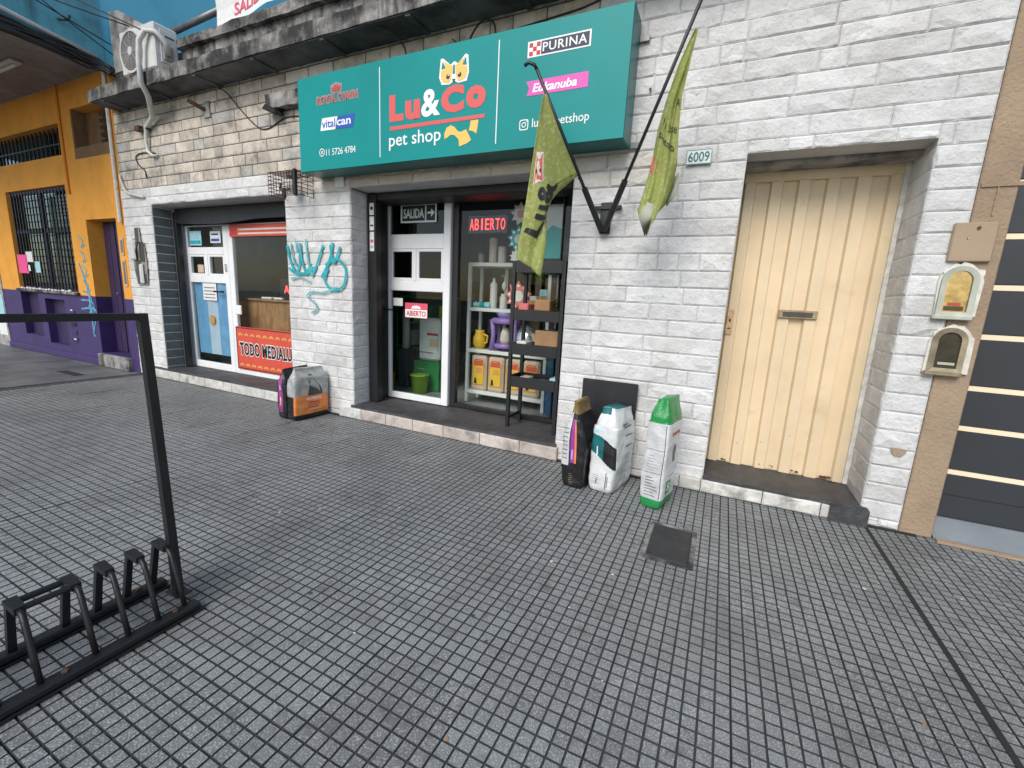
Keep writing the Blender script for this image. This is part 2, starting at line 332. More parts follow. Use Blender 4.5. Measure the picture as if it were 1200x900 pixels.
# ================================================================== the white brick building
HOUSE = thing('brick_building', 'long white painted brick building with pet shop, bakery shopfront and cream side door', 'building', (-3.2,.3,0))
OPEN = [(-6.91,-4.37,.0,2.305), (-3.44,-1.165,.0,2.315), (0.,.945,.0,2.322)]
XL, XR, ZT = -7.605, 1.155, 3.475
core = MB()
for (x0, x1, z0, z1) in ((XL,-6.91,0,2.305),(-4.37,-3.44,0,2.305),(-1.165,0,0,2.31),(.945,XR,0,2.322)): core.box(x0,x1,.0045,.40,z0,z1)
core.box(XL,-4.0,.0045,.40,2.306,ZT,0); core.box(-4.0,-1.165,.0045,.40,2.316,ZT,0); core.box(-1.165,XR,.0045,.40,2.323,ZT,0)
WALL = core.build('wall', 'mortar_white', HOUSE)
mo = MB().box(-7.6,-.95,.002,.0043,2.48,ZT).build('old_mortar', 'mortar_beige', HOUSE)
COURSE = .117; ZJ = 2.165
def brick_mesh(x0, x1, z0, z1, bulge, y=0., rnd=random, flat=False):
    """split-face brick: drafted margin, uneven raised face, skirt back into the wall"""
    m = .010; L_ = x1-x0; nx = max(1, int(round((L_-2*m)/.07)))
    xs = [x0] + [x0+m+(L_-2*m)*i/nx for i in range(nx+1)] + [x1]; hz = z1-z0
    zs = [z0, z0+m, z0+hz*rnd.uniform(.4,.6), z1-m, z1]
    nX, nZ = len(xs), len(zs); v = []; f = []
    for i in range(nX):
        for j in range(nZ):
            edge = i in (0,nX-1) or j in (0,nZ-1)
            d = 0 if edge else bulge*(rnd.uniform(.15,1) if not (i in (1,nX-2) or j in (1,nZ-2)) else rnd.uniform(.15,.75))
            jx = 0 if edge or i in (1,nX-2) else rnd.uniform(-.014,.014)
            jz = 0 if edge or j in (1,nZ-2) else rnd.uniform(-.012,.012)
            v.append((xs[i]+jx, y-d+(0 if edge else -.001), zs[j]+jz))
    for i in range(nX-1):
        for j in range(nZ-1):
            a = (i*nZ+j, (i+1)*nZ+j, (i+1)*nZ+j+1, i*nZ+j+1)
            if rnd.random() < .5: f += [(a[0],a[1],a[2]), (a[0],a[2],a[3])]
            else: f += [(a[0],a[1],a[3]), (a[1],a[2],a[3])]
    n = len(v); c = [(x0,z0),(x1,z0),(x1,z1),(x0,z1)]
    v += [(a,y,b) for a,b in c] + [(a,y+.03,b) for a,b in c]
    f += [(n+k, n+4+k, n+4+(k+1)%4, n+(k+1)%4) for k in range(4)]
    return v, f
BR = []                                        # (visible size, verts, faces, material, colour)
def put_brick(x0, x1, z0, z1, kind, y=0., mapf=None):
    g = .0014 if kind == 'w' else .0048
    if x1-x0 < .02 or z1-z0 < .02: return
    bul = {'w': .013, 'b': .007, 'c': .008, 'g': .012, 'p': .016}[kind]*random.uniform(.6,1.25)
    v, f = brick_mesh(x0+g, x1-g, z0+g, z1-g, bul, y)
    if mapf: v = [mapf(p) for p in v]
    k = random.uniform(.88,1.06)
    if kind == 'w': c = (.676*k, .677*k, .668*k); mat = 'brick'
    elif kind == 'p': c = (.66*k, .62*k, .56*k); mat = 'brick'
    elif kind == 'c': c = (.62*k, .545*k, .45*k); mat = 'brick'
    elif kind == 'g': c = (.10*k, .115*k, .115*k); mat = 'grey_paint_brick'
    else:
        k = random.uniform(.8,1.08); gr = random.random() < .13
        c = (.46*k,.44*k,.41*k) if gr else (.60*k,.54*k,.455*k); mat = 'beige_brick'
    P = Vector(v[0]); q = in_view(P, 60)
    BR.append((((x1-x0)*(z1-z0)/(q*q)) if q else 0., v, f, mat, c))
def kind_at(x, z):
    if x > -1.17:
        if x < -.72 and z < 2.55 and z > 2.2: return 'p'
        return 'w'
    if x < -3.44 and z < 2.30: return 'w'
    if x < -4.35 and z < 2.47: return 'w'
    if x < -3.44 and z < 2.42: return 'p'
    if -4.36 < x < -3.8 and z > 3.20: return 'p'
    if x > -3.5 and z < 2.45: return 'c'
    return 'b'
def lens(kind):
    return random.choice((.24,.33,.40,.46,.50,.55,.40,.14)) if kind != 'b' else random.choice((.36,.38,.40,.40,.28,.2))
for k in range(-19, 12):
    z0, z1 = ZJ+k*COURSE, ZJ+(k+1)*COURSE
    if z0 < 0: z0 = .005
    if k == -18: z0 = ZJ-18*COURSE
    if z0 >= ZT or z1 <= .03: continue
    z1 = min(z1, ZT-.002)
    cuts = sorted({XL, XR, -4.37, -3.44, -1.165, -6.91, 0., .945, -3.60, -.95})
    runs = []
    for a, b in zip(cuts, cuts[1:]):
        xm = (a+b)/2; segs = [(z0,z1)]
        for (p, q, s, t) in OPEN:
            if p < xm < q: segs = [(max(s0,t), s1) for s0, s1 in segs if s1 > t+.015]
        if -3.60 < xm < -.95: segs = [(s0,s1) for s0, s1 in segs if not (s0 > 2.56 and s1 < 3.12)]
        for s in segs: runs.append((a, b, s))
    merged = []
    for r in runs:
        if merged and merged[-1][1] == r[0] and merged[-1][2] == r[2] and r[0] in (-3.6,-.95,-4.37,-1.165,-3.44,0.,.945,-6.91): merged[-1] = (merged[-1][0], r[1], r[2])
        else: merged.append(r)
    for a, b, (s0, s1) in merged:
        x = a; first = True
        while x < b-.01:
            kd = kind_at(x+.05, (s0+s1)/2)
            L_ = lens(kd)*(random.uniform(.4,1) if first else 1); first = False
            if b-(x+L_) < .10: L_ = b-x
            put_brick(x, min(b,x+L_), s0, s1, kd); x += L_
# reveals: right side of the 6009 doorway (faces -X), left sides of the two shop openings (face +X)
for k in range(-19, 2):
    z0, z1 = max(.005, ZJ+k*COURSE), ZJ+(k+1)*COURSE
    if z1 > 2.31: z1 = 2.31
    if z1-z0 < .03: continue
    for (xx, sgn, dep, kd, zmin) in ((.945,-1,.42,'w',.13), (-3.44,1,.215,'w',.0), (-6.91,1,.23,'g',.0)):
        if z0 < zmin: continue
        parts = [0, dep] if dep < .3 else [0, random.choice((.2,.28,.42)), dep]
        for a, b in zip(parts, parts[1:]):
            if b-a < .03: continue
            put_brick(a, b, z0, z1, kd, 0., (lambda p, xx=xx, sgn=sgn: (xx+sgn*(-p[1])*.55, p[0]+.002, p[2])))
BR.sort(key=lambda b: -b[0])
late = {}
for i, (sz, v, f, mat, c) in enumerate(BR):
    if i < 298:
        b = MB().add(v, f); o = b.build('brick', mat, WALL); o.color = (*c,1); fix_normals(o)
    else: late.setdefault((mat, c[0] > 1.2*c[2], round(c[1]*14)), (MB(), c))[0].add(v, f)
for (mat, _, _), (b, c) in late.items():
    o = b.build('small_bricks', mat, WALL); o['kind'] = 'stuff'; o.color = (*c,1); fix_normals(o)
# chipped patch on the pier
MB().plate([(1.068+.035*math.cos(t)*(1+.25*math.sin(3*t)), .515+.03*math.sin(t)*(1+.2*math.cos(2*t))) for t in [i*.4488 for i in range(14)]], -.0215, -.012).build('chipped_patch', 'tan_plaster', HOUSE)
# cornice, parapet
def rough_bar(x0, x1, y0, y1, z0, z1, step, j, mi=0):
    b = MB(); n = int((x1-x0)/step); ring = []
    for i in range(n+1):
        x = x0+(x1-x0)*i/n; r = lambda: random.uniform(-j,j)
        ring.append([(x,y0+r(),z0+r()*.5),(x,y0+r(),(z0+z1)/2+r()),(x,y0+r(),z1+r()),(x,y1,z1+r()),(x,y1,z0)])
    v = [p for q in ring for p in q]; f = []
    for i in range(n):
        for k in range(5): f.append((i*5+k, (i+1)*5+k, (i+1)*5+(k+1)%5, i*5+(k+1)%5))
    f += [tuple(range(5)), tuple(range(n*5+4, n*5-1, -1))]
    return b.add(v, f, mi)
fix_normals(rough_bar(-7.47,1.6,-.30,.02,3.478,3.612,.16,.007).build('cornice', 'grime_concrete', HOUSE))
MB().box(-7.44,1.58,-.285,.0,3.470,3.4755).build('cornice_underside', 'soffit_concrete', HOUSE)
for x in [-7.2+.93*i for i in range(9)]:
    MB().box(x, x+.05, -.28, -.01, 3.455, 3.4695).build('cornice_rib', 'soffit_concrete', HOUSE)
fix_normals(rough_bar(-7.47,1.6,.005,.20,3.60,3.925,.2,.006).build('parapet', 'grime_concrete', HOUSE))
fix_normals(rough_bar(-6.0,1.6,-.05,.22,3.93,4.02,.2,.007).build('parapet_coping', 'grime_concrete', HOUSE))
MB().plate([(-7.46,3.93),(-6.70,3.93),(-6.70,4.33),(-7.25,4.60),(-7.46,4.62)], .01, .22).build('parapet_stub', 'grey_plaster', HOUSE)
MB().box(-7.6,1.6,.2,6,3.5,3.62).build('roof', 'grime_concrete', HOUSE)
# lintel undersides
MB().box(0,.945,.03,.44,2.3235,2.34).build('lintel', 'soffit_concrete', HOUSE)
bx('lintel', -.001, .946, .19, .44, 2.30, 2.3225, 'grey_plaster', HOUSE, .002)

# ---- cream metal side door
dY = .42
MB().box(-.03,.99,dY,dY+.05,.10,2.34).build('door_frame_back', 'cream_door', HOUSE)
DOOR = bx('door', .0, .945, dY-.006, dY+.01, .125, 2.325, 'cream_door', HOUSE, .002)
edges = [.006,.085,.172,.256,.339,.422,.505,.589,.671,.760,.847,.938]
for i in range(0, 12, 2):
    b = MB(); a, c = edges[i], edges[i+1]
    b.add([(a,dY-.006,.127),(a+.012,dY-.034,.127),(c-.004,dY-.034,.127),(c,dY-.006,.127),(a,dY-.006,2.236),(a+.012,dY-.034,2.236),(c-.004,dY-.034,2.236),(c,dY-.006,2.236)],
          [(0,1,5,4),(1,2,6,5),(2,3,7,6),(0,3,2,1),(4,5,6,7)])
    b.build('plank', 'cream_door', DOOR)
bx('top_rail', .006, .938, dY-.034, dY-.006, 2.2365, 2.322, 'cream_door', DOOR, .003)
ms = bx('mail_slot', .345, .588, dY-.052, dY-.034, 1.29, 1.348, 'brass', DOOR, .003)
bx('flap', .375, .558, dY-.058, dY-.051, 1.302, 1.336, 'meter_dark', ms, .002)
lk = bx('lock_plate', .012, .058, dY-.045, dY-.034, 1.14, 1.335, 'lock_worn', DOOR, .008)
MB().box(.03,.042,dY-.048,dY-.044,1.24,1.262).build('keyhole', 'ink_black', lk); MB().box(.026,.046,dY-.048,dY-.044,1.185,1.193).build('keyhole', 'ink_black', lk)
for (x, z, s) in ((.12,.15,.012),(.14,.145,.010),(.60,.155,.010),(.63,.15,.013),(.81,.145,.020),(.835,.152,.016),(.785,.148,.015),(.47,.16,.007),(.455,.165,.005),(.21,.30,.004),(.37,.34,.004),(.55,.42,.004),(.38,.16,.006)):
    n = 9; MB().plate([(x+s*random.uniform(.7,1.2)*math.cos(i*6.283/n), z+s*.65*random.uniform(.7,1.2)*math.sin(i*6.283/n)) for i in range(n)], dY-.0362, dY-.0338).build('rust_patch', 'rust', DOOR)
bx('jamb', .915, .944, .36, .415, .13, 2.30, 'old_paint', HOUSE, .003)
# its sill
sill = fix_normals(rough_bar(-.002,.975,-.035,.44,.02,.122,.06,.008).build('sill', 'step_stone', HOUSE))
x = -.33
for L_ in (.17,.15,.40,.34,.26):
    b, f = brick_mesh(x+.003, min(x+L_,.93)-.003, .006, .098, .012, -.04); o = MB().add(b,f).build('step_brick', 'step_front', HOUSE); k = random.uniform(.85,1.05); o.color = (.62*k,.61*k,.57*k,1); fix_normals(o); x += L_
fix_normals(rough_bar(.775,.985,-.058,.03,.002,.112,.03,.004).build('sill_end', 'step_stone', HOUSE))

# ---- pet shop front
st = fix_normals(rough_bar(-3.46,-1.15,-.03,.62,.035,.142,.09,.005).build('shop_step', 'step_stone', HOUSE))
x = -3.62
for i, L_ in enumerate((.31,.33,.34,.36,.40,.40,.40)):
    b, f = brick_mesh(x+.003, min(x+L_,-1.13)-.003, .006, .118, .008, -.038); o = MB().add(b,f).build('step_brick', 'step_front', HOUSE); k = random.uniform(.85,1.08); o.color = (.54*k,.48*k,.43*k,1) if x > -3.5 else (.62,.62,.60,1); fix_normals(o); x += L_
bx('shutter_guide', -3.437, -3.325, .222, .30, .145, 2.30, 'black_paint', HOUSE)
bx('shutter_guide', -1.20, -1.168, .222, .30, .145, 2.30, 'black_paint', HOUSE)
bx('shutter_box', -3.435, -1.17, .24, .5, 2.238, 2.318, 'roller', HOUSE, .01)
bx('side_panel', -3.62, -3.41, .30, .56, .142, 2.30, 'black_paint', HOUSE)
bx('side_panel', -1.15, -1.0, .25, .75, .142, 2.33, 'black_paint', HOUSE)
PD = MB()                                            # white aluminium door: frame bars
y0, y1 = .50, .55
for (a, b, c, d) in ((-3.55,-3.385,.15,2.29),(-2.685,-2.60,.15,2.29),(-3.385,-2.685,.15,.22),(-3.385,-2.685,1.36,1.468),(-3.385,-2.685,1.80,1.95),(-3.385,-2.685,2.255,2.29)): PD.box(a,b,y0,y1,c,d,0,.006)
PDOOR = PD.build('shop_door', 'white_alu', HOUSE)
bx('leaf_edge', -3.475, -3.465, .496, .50, .16, 2.28, 'grey_metal', PDOOR, 0)
bx('glass', -3.385, -2.685, .522, .527, .22, 1.36, 'door_glass', PDOOR, 0)
bx('glass', -3.385, -2.685, .522, .527, 1.95, 2.255, 'dark_glass', PDOOR, 0)
for (a, b) in ((-3.385,-3.06),(-3.03,-2.685)):
    sw = MB(); [sw.box(*q,0,.004) for q in ((a,a+.035,.505,.545,1.468,1.80),(b-.03,b,.505,.545,1.468,1.80),(a+.035,b-.03,.505,.545,1.468,1.50),(a+.035,b-.03,.505,.545,1.772,1.80))]
    s_ = sw.build('hatch_sash', 'white_alu', PDOOR); bx('pane', a+.035, b-.03, .523, .527, 1.50, 1.772, 'dark_glass', PDOOR, 0)
bx('mullion', -3.06, -3.03, .498, .548, 1.468, 1.80, 'white_alu', PDOOR, .003)
h = MB().tube([(-3.445,.50,1.15),(-3.445,.455,1.15),(-3.41,.45,1.15),(-3.30,.45,1.15)], .010, 8); h.tube([(-3.445,.503,1.15),(-3.445,.493,1.15)], .024, 12); h.tube([(-3.445,.503,1.075),(-3.445,.490,1.075)], .014, 10)
h.build('handle', 'black_paint', PDOOR, True)
ex = bx('exit_sign', -3.235, -2.785, .512, .516, 2.07, 2.247, 'ink_black', PDOOR, 0)
fr = MB(); [fr.box(*q) for q in ((-3.24,-2.78,.508,.512,2.235,2.253),(-3.24,-2.78,.508,.512,2.065,2.083),(-3.24,-3.222,.508,.512,2.083,2.235),(-2.798,-2.78,.508,.512,2.083,2.235),(-2.925,-2.91,.508,.512,2.083,2.235))]
fr.build('sign_border', 'plate_white', ex); txt('lettering', 'SALIDA', -3.205, -2.94, 2.110, 2.207, .510, 'plate_white', ex, .018)
MB().plate([(-2.895,2.150),(-2.85,2.150),(-2.85,2.120),(-2.805,2.160),(-2.85,2.198),(-2.85,2.170),(-2.895,2.170)], .509, .511).build('arrow', 'plate_white', ex)
op = bx('open_sticker', -3.185, -2.885, .516, .520, 1.075, 1.235, 'sticker_pink', PDOOR, 0)
MB().plate([(-3.18,1.08),(-2.89,1.08),(-2.89,1.165),(-3.18,1.165)], .513, .5155).build('sticker_band', 'ink_white', op)
txt('lettering', 'ABIERTO', -3.165, -2.905, 1.095, 1.152, .511, 'ink_red', op, .02)
MB().plate([(-3.10+.0,1.175),(-2.97,1.175),(-2.985,1.20),(-3.03,1.21),(-3.085,1.20)], .513, .5155).build('sticker_arc', 'ink_white', op)
bx('small_sticker', -3.35, -3.22, .516, .520, 1.195, 1.28, 'paper', PDOOR, 0)
# stickers on the guide
for (z0, z1, m) in ((2.10,2.215,'paper'),(1.95,2.085,'paper'),(1.745,1.935,'paper')): bx('guide_notice', -3.40, -3.345, .216, .2215, z0, z1, m, HOUSE, 0)
MB().lathe([(.018,-.001),(.018,.001)], (0,0,0), 14).build('notice_mark', 'ink_black', HOUSE).matrix_world = Matrix.Translation((-3.372,.2155,2.165)) @ Matrix.Rotation(R(90),4,'X')
bx('notice_print', -3.392, -3.352, .2145, .2158, 1.99, 2.005, 'ink_black', HOUSE, 0)
bx('notice_print', -3.392, -3.352, .2145, .2158, 1.83, 1.86, 'sticker_pink', HOUSE, 0)
bx('notice_print', -3.39, -3.354, .2145, .2158, 1.775, 1.80, 'lilac', HOUSE, 0)
# shop window
WIN = MB()
for q in ((-2.60,-2.53,.54,.60,.15,2.29),(-1.17,-1.13,.54,.60,.15,2.29),(-2.53,-1.17,.54,.60,.15,.19),(-2.53,-1.17,.54,.60,2.255,2.29),(-1.435,-1.42,.55,.59,.19,2.255)): WIN.box(*q,0,.004)
WINO = WIN.build('shop_window', 'black_paint', HOUSE)
bx('glass', -2.53, -1.435, .568, .573, .19, 2.255, 'clear_glass', WINO, 0); bx('glass', -1.42, -1.17, .568, .573, .19, 2.255, 'clear_glass', WINO, 0)
def room(x0, x1, y0, y1, z0, z1, wallm, floorm, name):
    b = MB(); t = .05
    b.box(x0-t,x1+t,y1,y1+t,z0-t,z1+t); b.box(x0-t,x0,y0,y1,z0-t,z1+t); b.box(x1,x1+t,y0,y1,z0-t,z1+t); b.box(x0,x1,y0,y1,z1,z1+t)
    o = b.build(name, wallm, HOUSE); MB().box(x0,x1,y0,y1,z0-t,z0).build(name+'_floor', floorm, HOUSE)
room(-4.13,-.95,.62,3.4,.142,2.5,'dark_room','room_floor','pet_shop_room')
MB().box(-3.62,-.95,.60,.64,2.29,2.55).build('header_panel', 'black_paint', HOUSE)

# ---- bakery front (left shop)
ls = fix_normals(rough_bar(-7.3,-4.30,-.02,.5,.03,.150,.12,.006).build('bakery_step', 'step_stone', HOUSE))
x = -7.25
while x < -4.4:
    L_ = random.uniform(.5,.7); b, f = brick_mesh(x+.003, min(x+L_,-4.37)-.003, .006, .12, .008, -.03); o = MB().add(b,f).build('step_brick', 'step_front', HOUSE); k = random.uniform(.85,1.05); o.color = (.56*k,.55*k,.51*k,1); fix_normals(o); x += L_
bx('shutter_guide', -6.905, -6.84, .232, .30, .152, 2.25, 'black_paint', HOUSE)
bx('shutter_box', -6.905, -4.2, .26, .5, 2.15, 2.30, 'roller', HOUSE, .01)
sag = MB(); n = 20
for i in range(n+1):
    t = i/n; xx = -6.85+2.6*t; dip = .035*math.sin(math.pi*min(1,t*1.6))-.02*t
    sag.v += [(xx,.24,2.245-dip*.2),(xx,.235,2.115-dip)]
for i in range(n): sag.f.append((2*i,2*i+1,2*i+3,2*i+2)); sag.m.append(0)
sg = sag.build('rolled_awning', 'roller', HOUSE); sm = sg.modifiers.new('t','SOLIDIFY'); sm.thickness = .02
y0, y1 = .35, .40
b = MB()
for q in ((-7.04,-6.83,.152,2.10),(-6.045,-5.95,.152,2.10),(-6.83,-6.045,.152,.245),(-6.83,-6.045,1.345,1.445),(-6.83,-6.045,1.715,1.815),(-6.83,-6.045,2.085,2.10)): b.box(q[0],q[1],y0,y1,q[2],q[3],0,.006)
BD = b.build('bakery_door', 'white_alu', HOUSE)
bx('glass', -6.83, -6.045, .373, .377, .245, 1.345, 'door_glass', BD, 0); bx('glass', -6.83, -6.045, .373, .377, 1.815, 2.085, 'clear_glass', BD, 0)
for (a, c) in ((-6.83,-6.455),(-6.40,-6.045)):
    s_ = MB(); [s_.box(*q,0,.004) for q in ((a,a+.035,.355,.395,1.445,1.715),(c-.035,c,.355,.395,1.445,1.715),(a+.035,c-.035,.355,.395,1.445,1.47),(a+.035,c-.035,.355,.395,1.69,1.715))]
    s_.build('hatch_sash', 'white_alu', BD); bx('pane', a+.035, c-.035, .373, .377, 1.47, 1.69, 'clear_glass', BD, 0)
bx('mullion', -6.455, -6.40, .348, .398, 1.445, 1.715, 'white_alu', BD, .003)
for (a, c, d, e, m) in ((-6.79,-6.53,1.84,2.03,'paper_blue'),(-6.33,-6.11,1.87,2.02,'paper'),(-6.66,-6.53,1.48,1.585,'beige_bag')): bx('notice', a, c, .366, .371, d, e, m, BD, 0)
bx('notice_print', -6.78, -6.55, .364, .3655, 1.86, 1.905, 'graffiti_teal', BD, 0); bx('notice_print', -6.31, -6.14, .364, .3655, 1.89, 1.925, 'ink_blue', BD, 0)
bx('notice_print', -6.30, -6.15, .364, .3655, 1.97, 1.99, 'ink_navy', BD, 0)
fl = MB()
for i in range(24):
    for j in range(14):
        f = lambda a, c: (-6.80+.735*a+.03*(1-c)*.5, .383+.006*math.sin(a*14)*(.4+c), .36+.985*c)
        fl.add([f(i/24,j/14), f((i+1)/24,j/14), f((i+1)/24,(j+1)/14), f(i/24,(j+1)/14)], [(0,1,2,3)], 1 if 9 <= i < 16 else 0)
FLG = fl.build('striped_flag', ['arg_blue','arg_white'], BD)
MB().plate([(-6.43+(.075 if i%2 else .045)*math.cos(i*.2618), .84+(.085 if i%2 else .05)*math.sin(i*.2618)) for i in range(24)], .3705, .3725).build('sun_emblem', 'sun_gold', FLG)
bx('flag_notice', -6.58, -6.28, .364, .369, 1.11, 1.34, 'paper', BD, 0)
for k in range(4): bx('notice_print', -6.55, -6.31, .3625, .3635, 1.14+.045*k, 1.152+.045*k, 'grey_metal', BD, 0)
h = MB().tube([(-6.10,.352,1.235),(-6.10,.31,1.235),(-6.25,.31,1.235)], .012, 8).build('handle', 'black_paint', BD, True)
bx('latch', -6.02, -5.985, .335, .352, 1.50, 1.60, 'steel', BD, .004)
# window right of the door
b = MB()
for q in ((-5.95,-5.86,.152,2.10),(-4.26,-4.2,.152,2.10),(-5.86,-4.26,.152,.215),(-5.86,-4.26,2.085,2.10)): b.box(q[0],q[1],y0+.005,y1,q[2],q[3],0,.005)
BW = b.build('bakery_window', 'white_alu', HOUSE)
bx('glass', -5.86, -4.26, .374, .378, .215, 2.085, 'clear_glass', BW, 0)
rb = bx('red_banner', -5.88, -4.24, .340, .346, 1.94, 2.085, 'poster_red', BW, 0)
for k in range(2): bx('banner_print', -5.70, -4.3, .3375, .339, 1.965+.05*k, 1.985+.05*k, 'flag_cream', rb, 0)
bx('banner_print', -5.86, -5.74, .3375, .339, 1.96, 2.03, 'ink_red', rb, 0)
po = bx('croissant_poster', -5.885, -4.24, .340, .347, .225, .795, 'poster_red', BW, 0)
bd = MB(); [bd.box(*q) for q in ((-5.88,-4.25,.3375,.3395,.775,.785),(-5.88,-4.25,.3375,.3395,.235,.245),(-5.88,-5.87,.3375,.3395,.245,.775))]; bd.build('poster_border', 'ink_black', po)
txt('lettering_outline', 'TODO MEDIALUNAS', -5.825, -4.53, .41, .60, .3372, 'ink_white', po, .075, spacing=1.06)
txt('lettering', 'TODO MEDIALUNAS', -5.815, -4.54, .42, .59, .3358, 'ink_black', po, .035, spacing=1.08)
def croissant(x, z, s):
    pts = [(x+s*math.cos(t)*1.0, z+s*.75*math.sin(t)) for t in [math.pi*(-.05+1.1*i/8) for i in range(9)]] + [(x+s*.45*math.cos(t), z-.1*s+s*.25*math.sin(t)) for t in [math.pi*(1-i/6) for i in range(7)]]
    return pts
for zz in (.68,.275):
    for k in range(13): MB().plate(croissant(-5.79+.122*k, zz, .045), .3372, .3390).build('croissant_print', 'poster_orange', po)
WC = MB().box(-6.12,-4.3,.55,.58,.152,1.14).build('bakery_counter', 'wood', HOUSE)
bx('counter_top', -6.14, -4.3, .52, .95, 1.142, 1.17, 'wood', WC, .004)
sb = bx('intercom', -5.83, -5.71, .312, .334, .955, 1.075, 'white_alu', HOUSE, .008)
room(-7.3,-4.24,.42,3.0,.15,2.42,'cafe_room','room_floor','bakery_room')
MB().box(-7.3,-4.24,.405,.45,2.10,2.45).build('header_panel', 'black_paint', HOUSE)
MB().box(-7.3,-7.02,.36,.45,.15,2.45).build('side_panel', 'black_paint', HOUSE)

# ================================================================== orange house on the left
OH = thing('orange_house', 'orange house with purple base and turquoise upper storey left of the white building', 'house', (-9.8,.3,0))
ox0, ox1 = -12.05, -7.61
OOP = [(-11.30,-9.17,1.10,2.69), (-12.9,-9.13,3.10,3.53), (-8.74,-7.72,3.0,3.66), (-8.67,-7.83,.2,2.17), (-10.40,-9.70,.21,.96), (-11.32,-10.62,.30,1.04)]
def grid_wall(x0, x1, z0, z1, ops, y0, y1, split=None):
    xs = sorted({x0,x1,*[min(max(q,x0),x1) for o in ops for q in o[:2]]}); zs = sorted({z0,z1,*([split] if split else []),*[min(max(q,z0),z1) for o in ops for q in o[2:]]})
    b = MB(); V = {}; Fr = []
    solid = {}
    for i in range(len(xs)-1):
        for j in range(len(zs)-1):
            xm, zm = (xs[i]+xs[i+1])/2, (zs[j]+zs[j+1])/2
            solid[i,j] = not any(o[0] < xm < o[1] and o[2] < zm < o[3] for o in ops)
    for (i,j), s in solid.items():
        if not s: continue
        a, c, d, e = xs[i], xs[i+1], zs[j], zs[j+1]; mi = 1 if split and (d+e)/2 < split else 0
        b.add([(a,y0,d),(c,y0,d),(c,y0,e),(a,y0,e)], [(0,1,2,3)], mi)
        for di, dj, q in ((-1,0,[(a,y0,d),(a,y0,e),(a,y1,e),(a,y1,d)]),(1,0,[(c,y0,e),(c,y0,d),(c,y1,d),(c,y1,e)]),(0,-1,[(c,y0,d),(a,y0,d),(a,y1,d),(c,y1,d)]),(0,1,[(a,y0,e),(c,y0,e),(c,y1,e),(a,y1,e)])):
            if not solid.get((i+di,j+dj), False): b.add(q, [(0,1,2,3)], mi)
    return b
grid_wall(ox0, ox1, 0, 4.03, OOP, 0., .22, 1.06).build('wall', ['orange_plaster','purple_paint'], OH)
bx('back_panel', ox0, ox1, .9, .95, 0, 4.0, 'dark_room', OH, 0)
bx('plinth', ox0, -8.72, -.035, -.002, 0, .10, 'purple_paint', OH, .01)
# barred window
GW = MB().box(-11.30,-11.25,.05,.11,1.1,2.69).box(-9.22,-9.17,.05,.11,1.1,2.69).box(-11.25,-9.22,.05,.11,2.63,2.69).box(-11.25,-9.22,.05,.11,1.1,1.15).box(-10.28,-10.2,.05,.11,1.15,2.63).box(-11.25,-9.22,.05,.11,2.02,2.08).build('barred_window', 'dark_purple', OH)
for i in range(18): MB().box(-11.2+.11*i,-11.184+.11*i,.02,.036,1.12,2.66).build('bar', 'black_metal', GW)
for i in range(13): MB().box(-11.26,-9.2,.038,.05,1.2+.11*i,1.212+.11*i).build('crossbar', 'black_metal', GW)
bx('pane', -11.25, -9.22, .13, .135, 1.15, 2.63, 'dark_glass', GW, 0)
for i in range(9):
    cur = MB(); x = -10.2+.11*i
    cur.add([(x,.16+.02*(i%2),1.16),(x+.11,.16+.02*((i+1)%2),1.16),(x+.11,.16+.02*((i+1)%2),2.6),(x,.16+.02*(i%2),2.6)], [(0,1,2,3)])
    if i not in (3,4): cur.build('curtain', 'paper', GW)
bx('sill', -11.34, -9.13, -.05, .1, 1.055, 1.099, 'grime_concrete', OH, .01)
for i in range(16): bx('sill_chip', -11.1+.115*i, -11.05+.115*i+random.uniform(0,.04), -.055, -.03, 1.10, 1.115+random.uniform(0,.02), 'paper', OH, .004)
# slot window and vent window
SW = bx('slot_window', -12.04, -9.14, .15, .17, 3.11, 3.52, 'dark_glass', OH, 0)
for i in range(20): MB().box(-12.0+.145*i,-11.98+.145*i,.07,.09,3.11,3.52).build('bar', 'black_metal', SW)
MB().box(-12.04,-9.14,.065,.095,3.28,3.30).build('crossbar', 'black_metal', SW)
VW = MB().box(-8.74,-8.70,.0,.22,3.0,3.66).box(-7.76,-7.722,.0,.22,3.0,3.66).box(-8.70,-7.76,.0,.22,3.0,3.15).box(-8.70,-7.76,.16,.22,3.15,3.66).build('vent_window', 'brown_recess', OH)
for i in range(5): bx('louvre', -8.2, -7.78, .10, .155, 3.19+.09*i, 3.245+.09*i, 'dark_glass', VW, .004)
# door
PDR = bx('street_door', -8.67, -7.83, .20, .24, .2, 2.17, 'dark_purple', OH, 0)
for i, (a, c) in enumerate(((-8.64,-8.50),(-8.48,-8.34),(-8.30,-8.16),(-8.14,-8.0),(-7.98,-7.86))): bx('plank', a, c, .18, .199, .22, 2.14, 'dark_purple', PDR, .006)
MB().tube([(-8.36,.18,1.12),(-8.36,.14,1.12)], .016, 10).build('door_knob', 'brass', PDR)
bx('door_step', -8.69, -7.81, -.06, .2, .0, .195, 'grime_concrete', OH, .012)
# recesses in the purple base
for (a, c, d, e) in ((-10.40,-9.70,.21,.96), (-11.32,-10.62,.30,1.04)): bx('base_panel', a, c, .10, .13, d, e, 'dark_purple', OH, 0)
for z in (.30,.42,.55,.74): bx('meter_lid', -9.54, -9.40, -.012, -.002, z, z+.07, 'purple_paint' if z != .55 else 'ink_black', OH, .004)
for z in (.335,.80): bx('meter_plate', -9.50, -9.43, -.016, -.012, z, z+.02, 'paper', OH, 0)
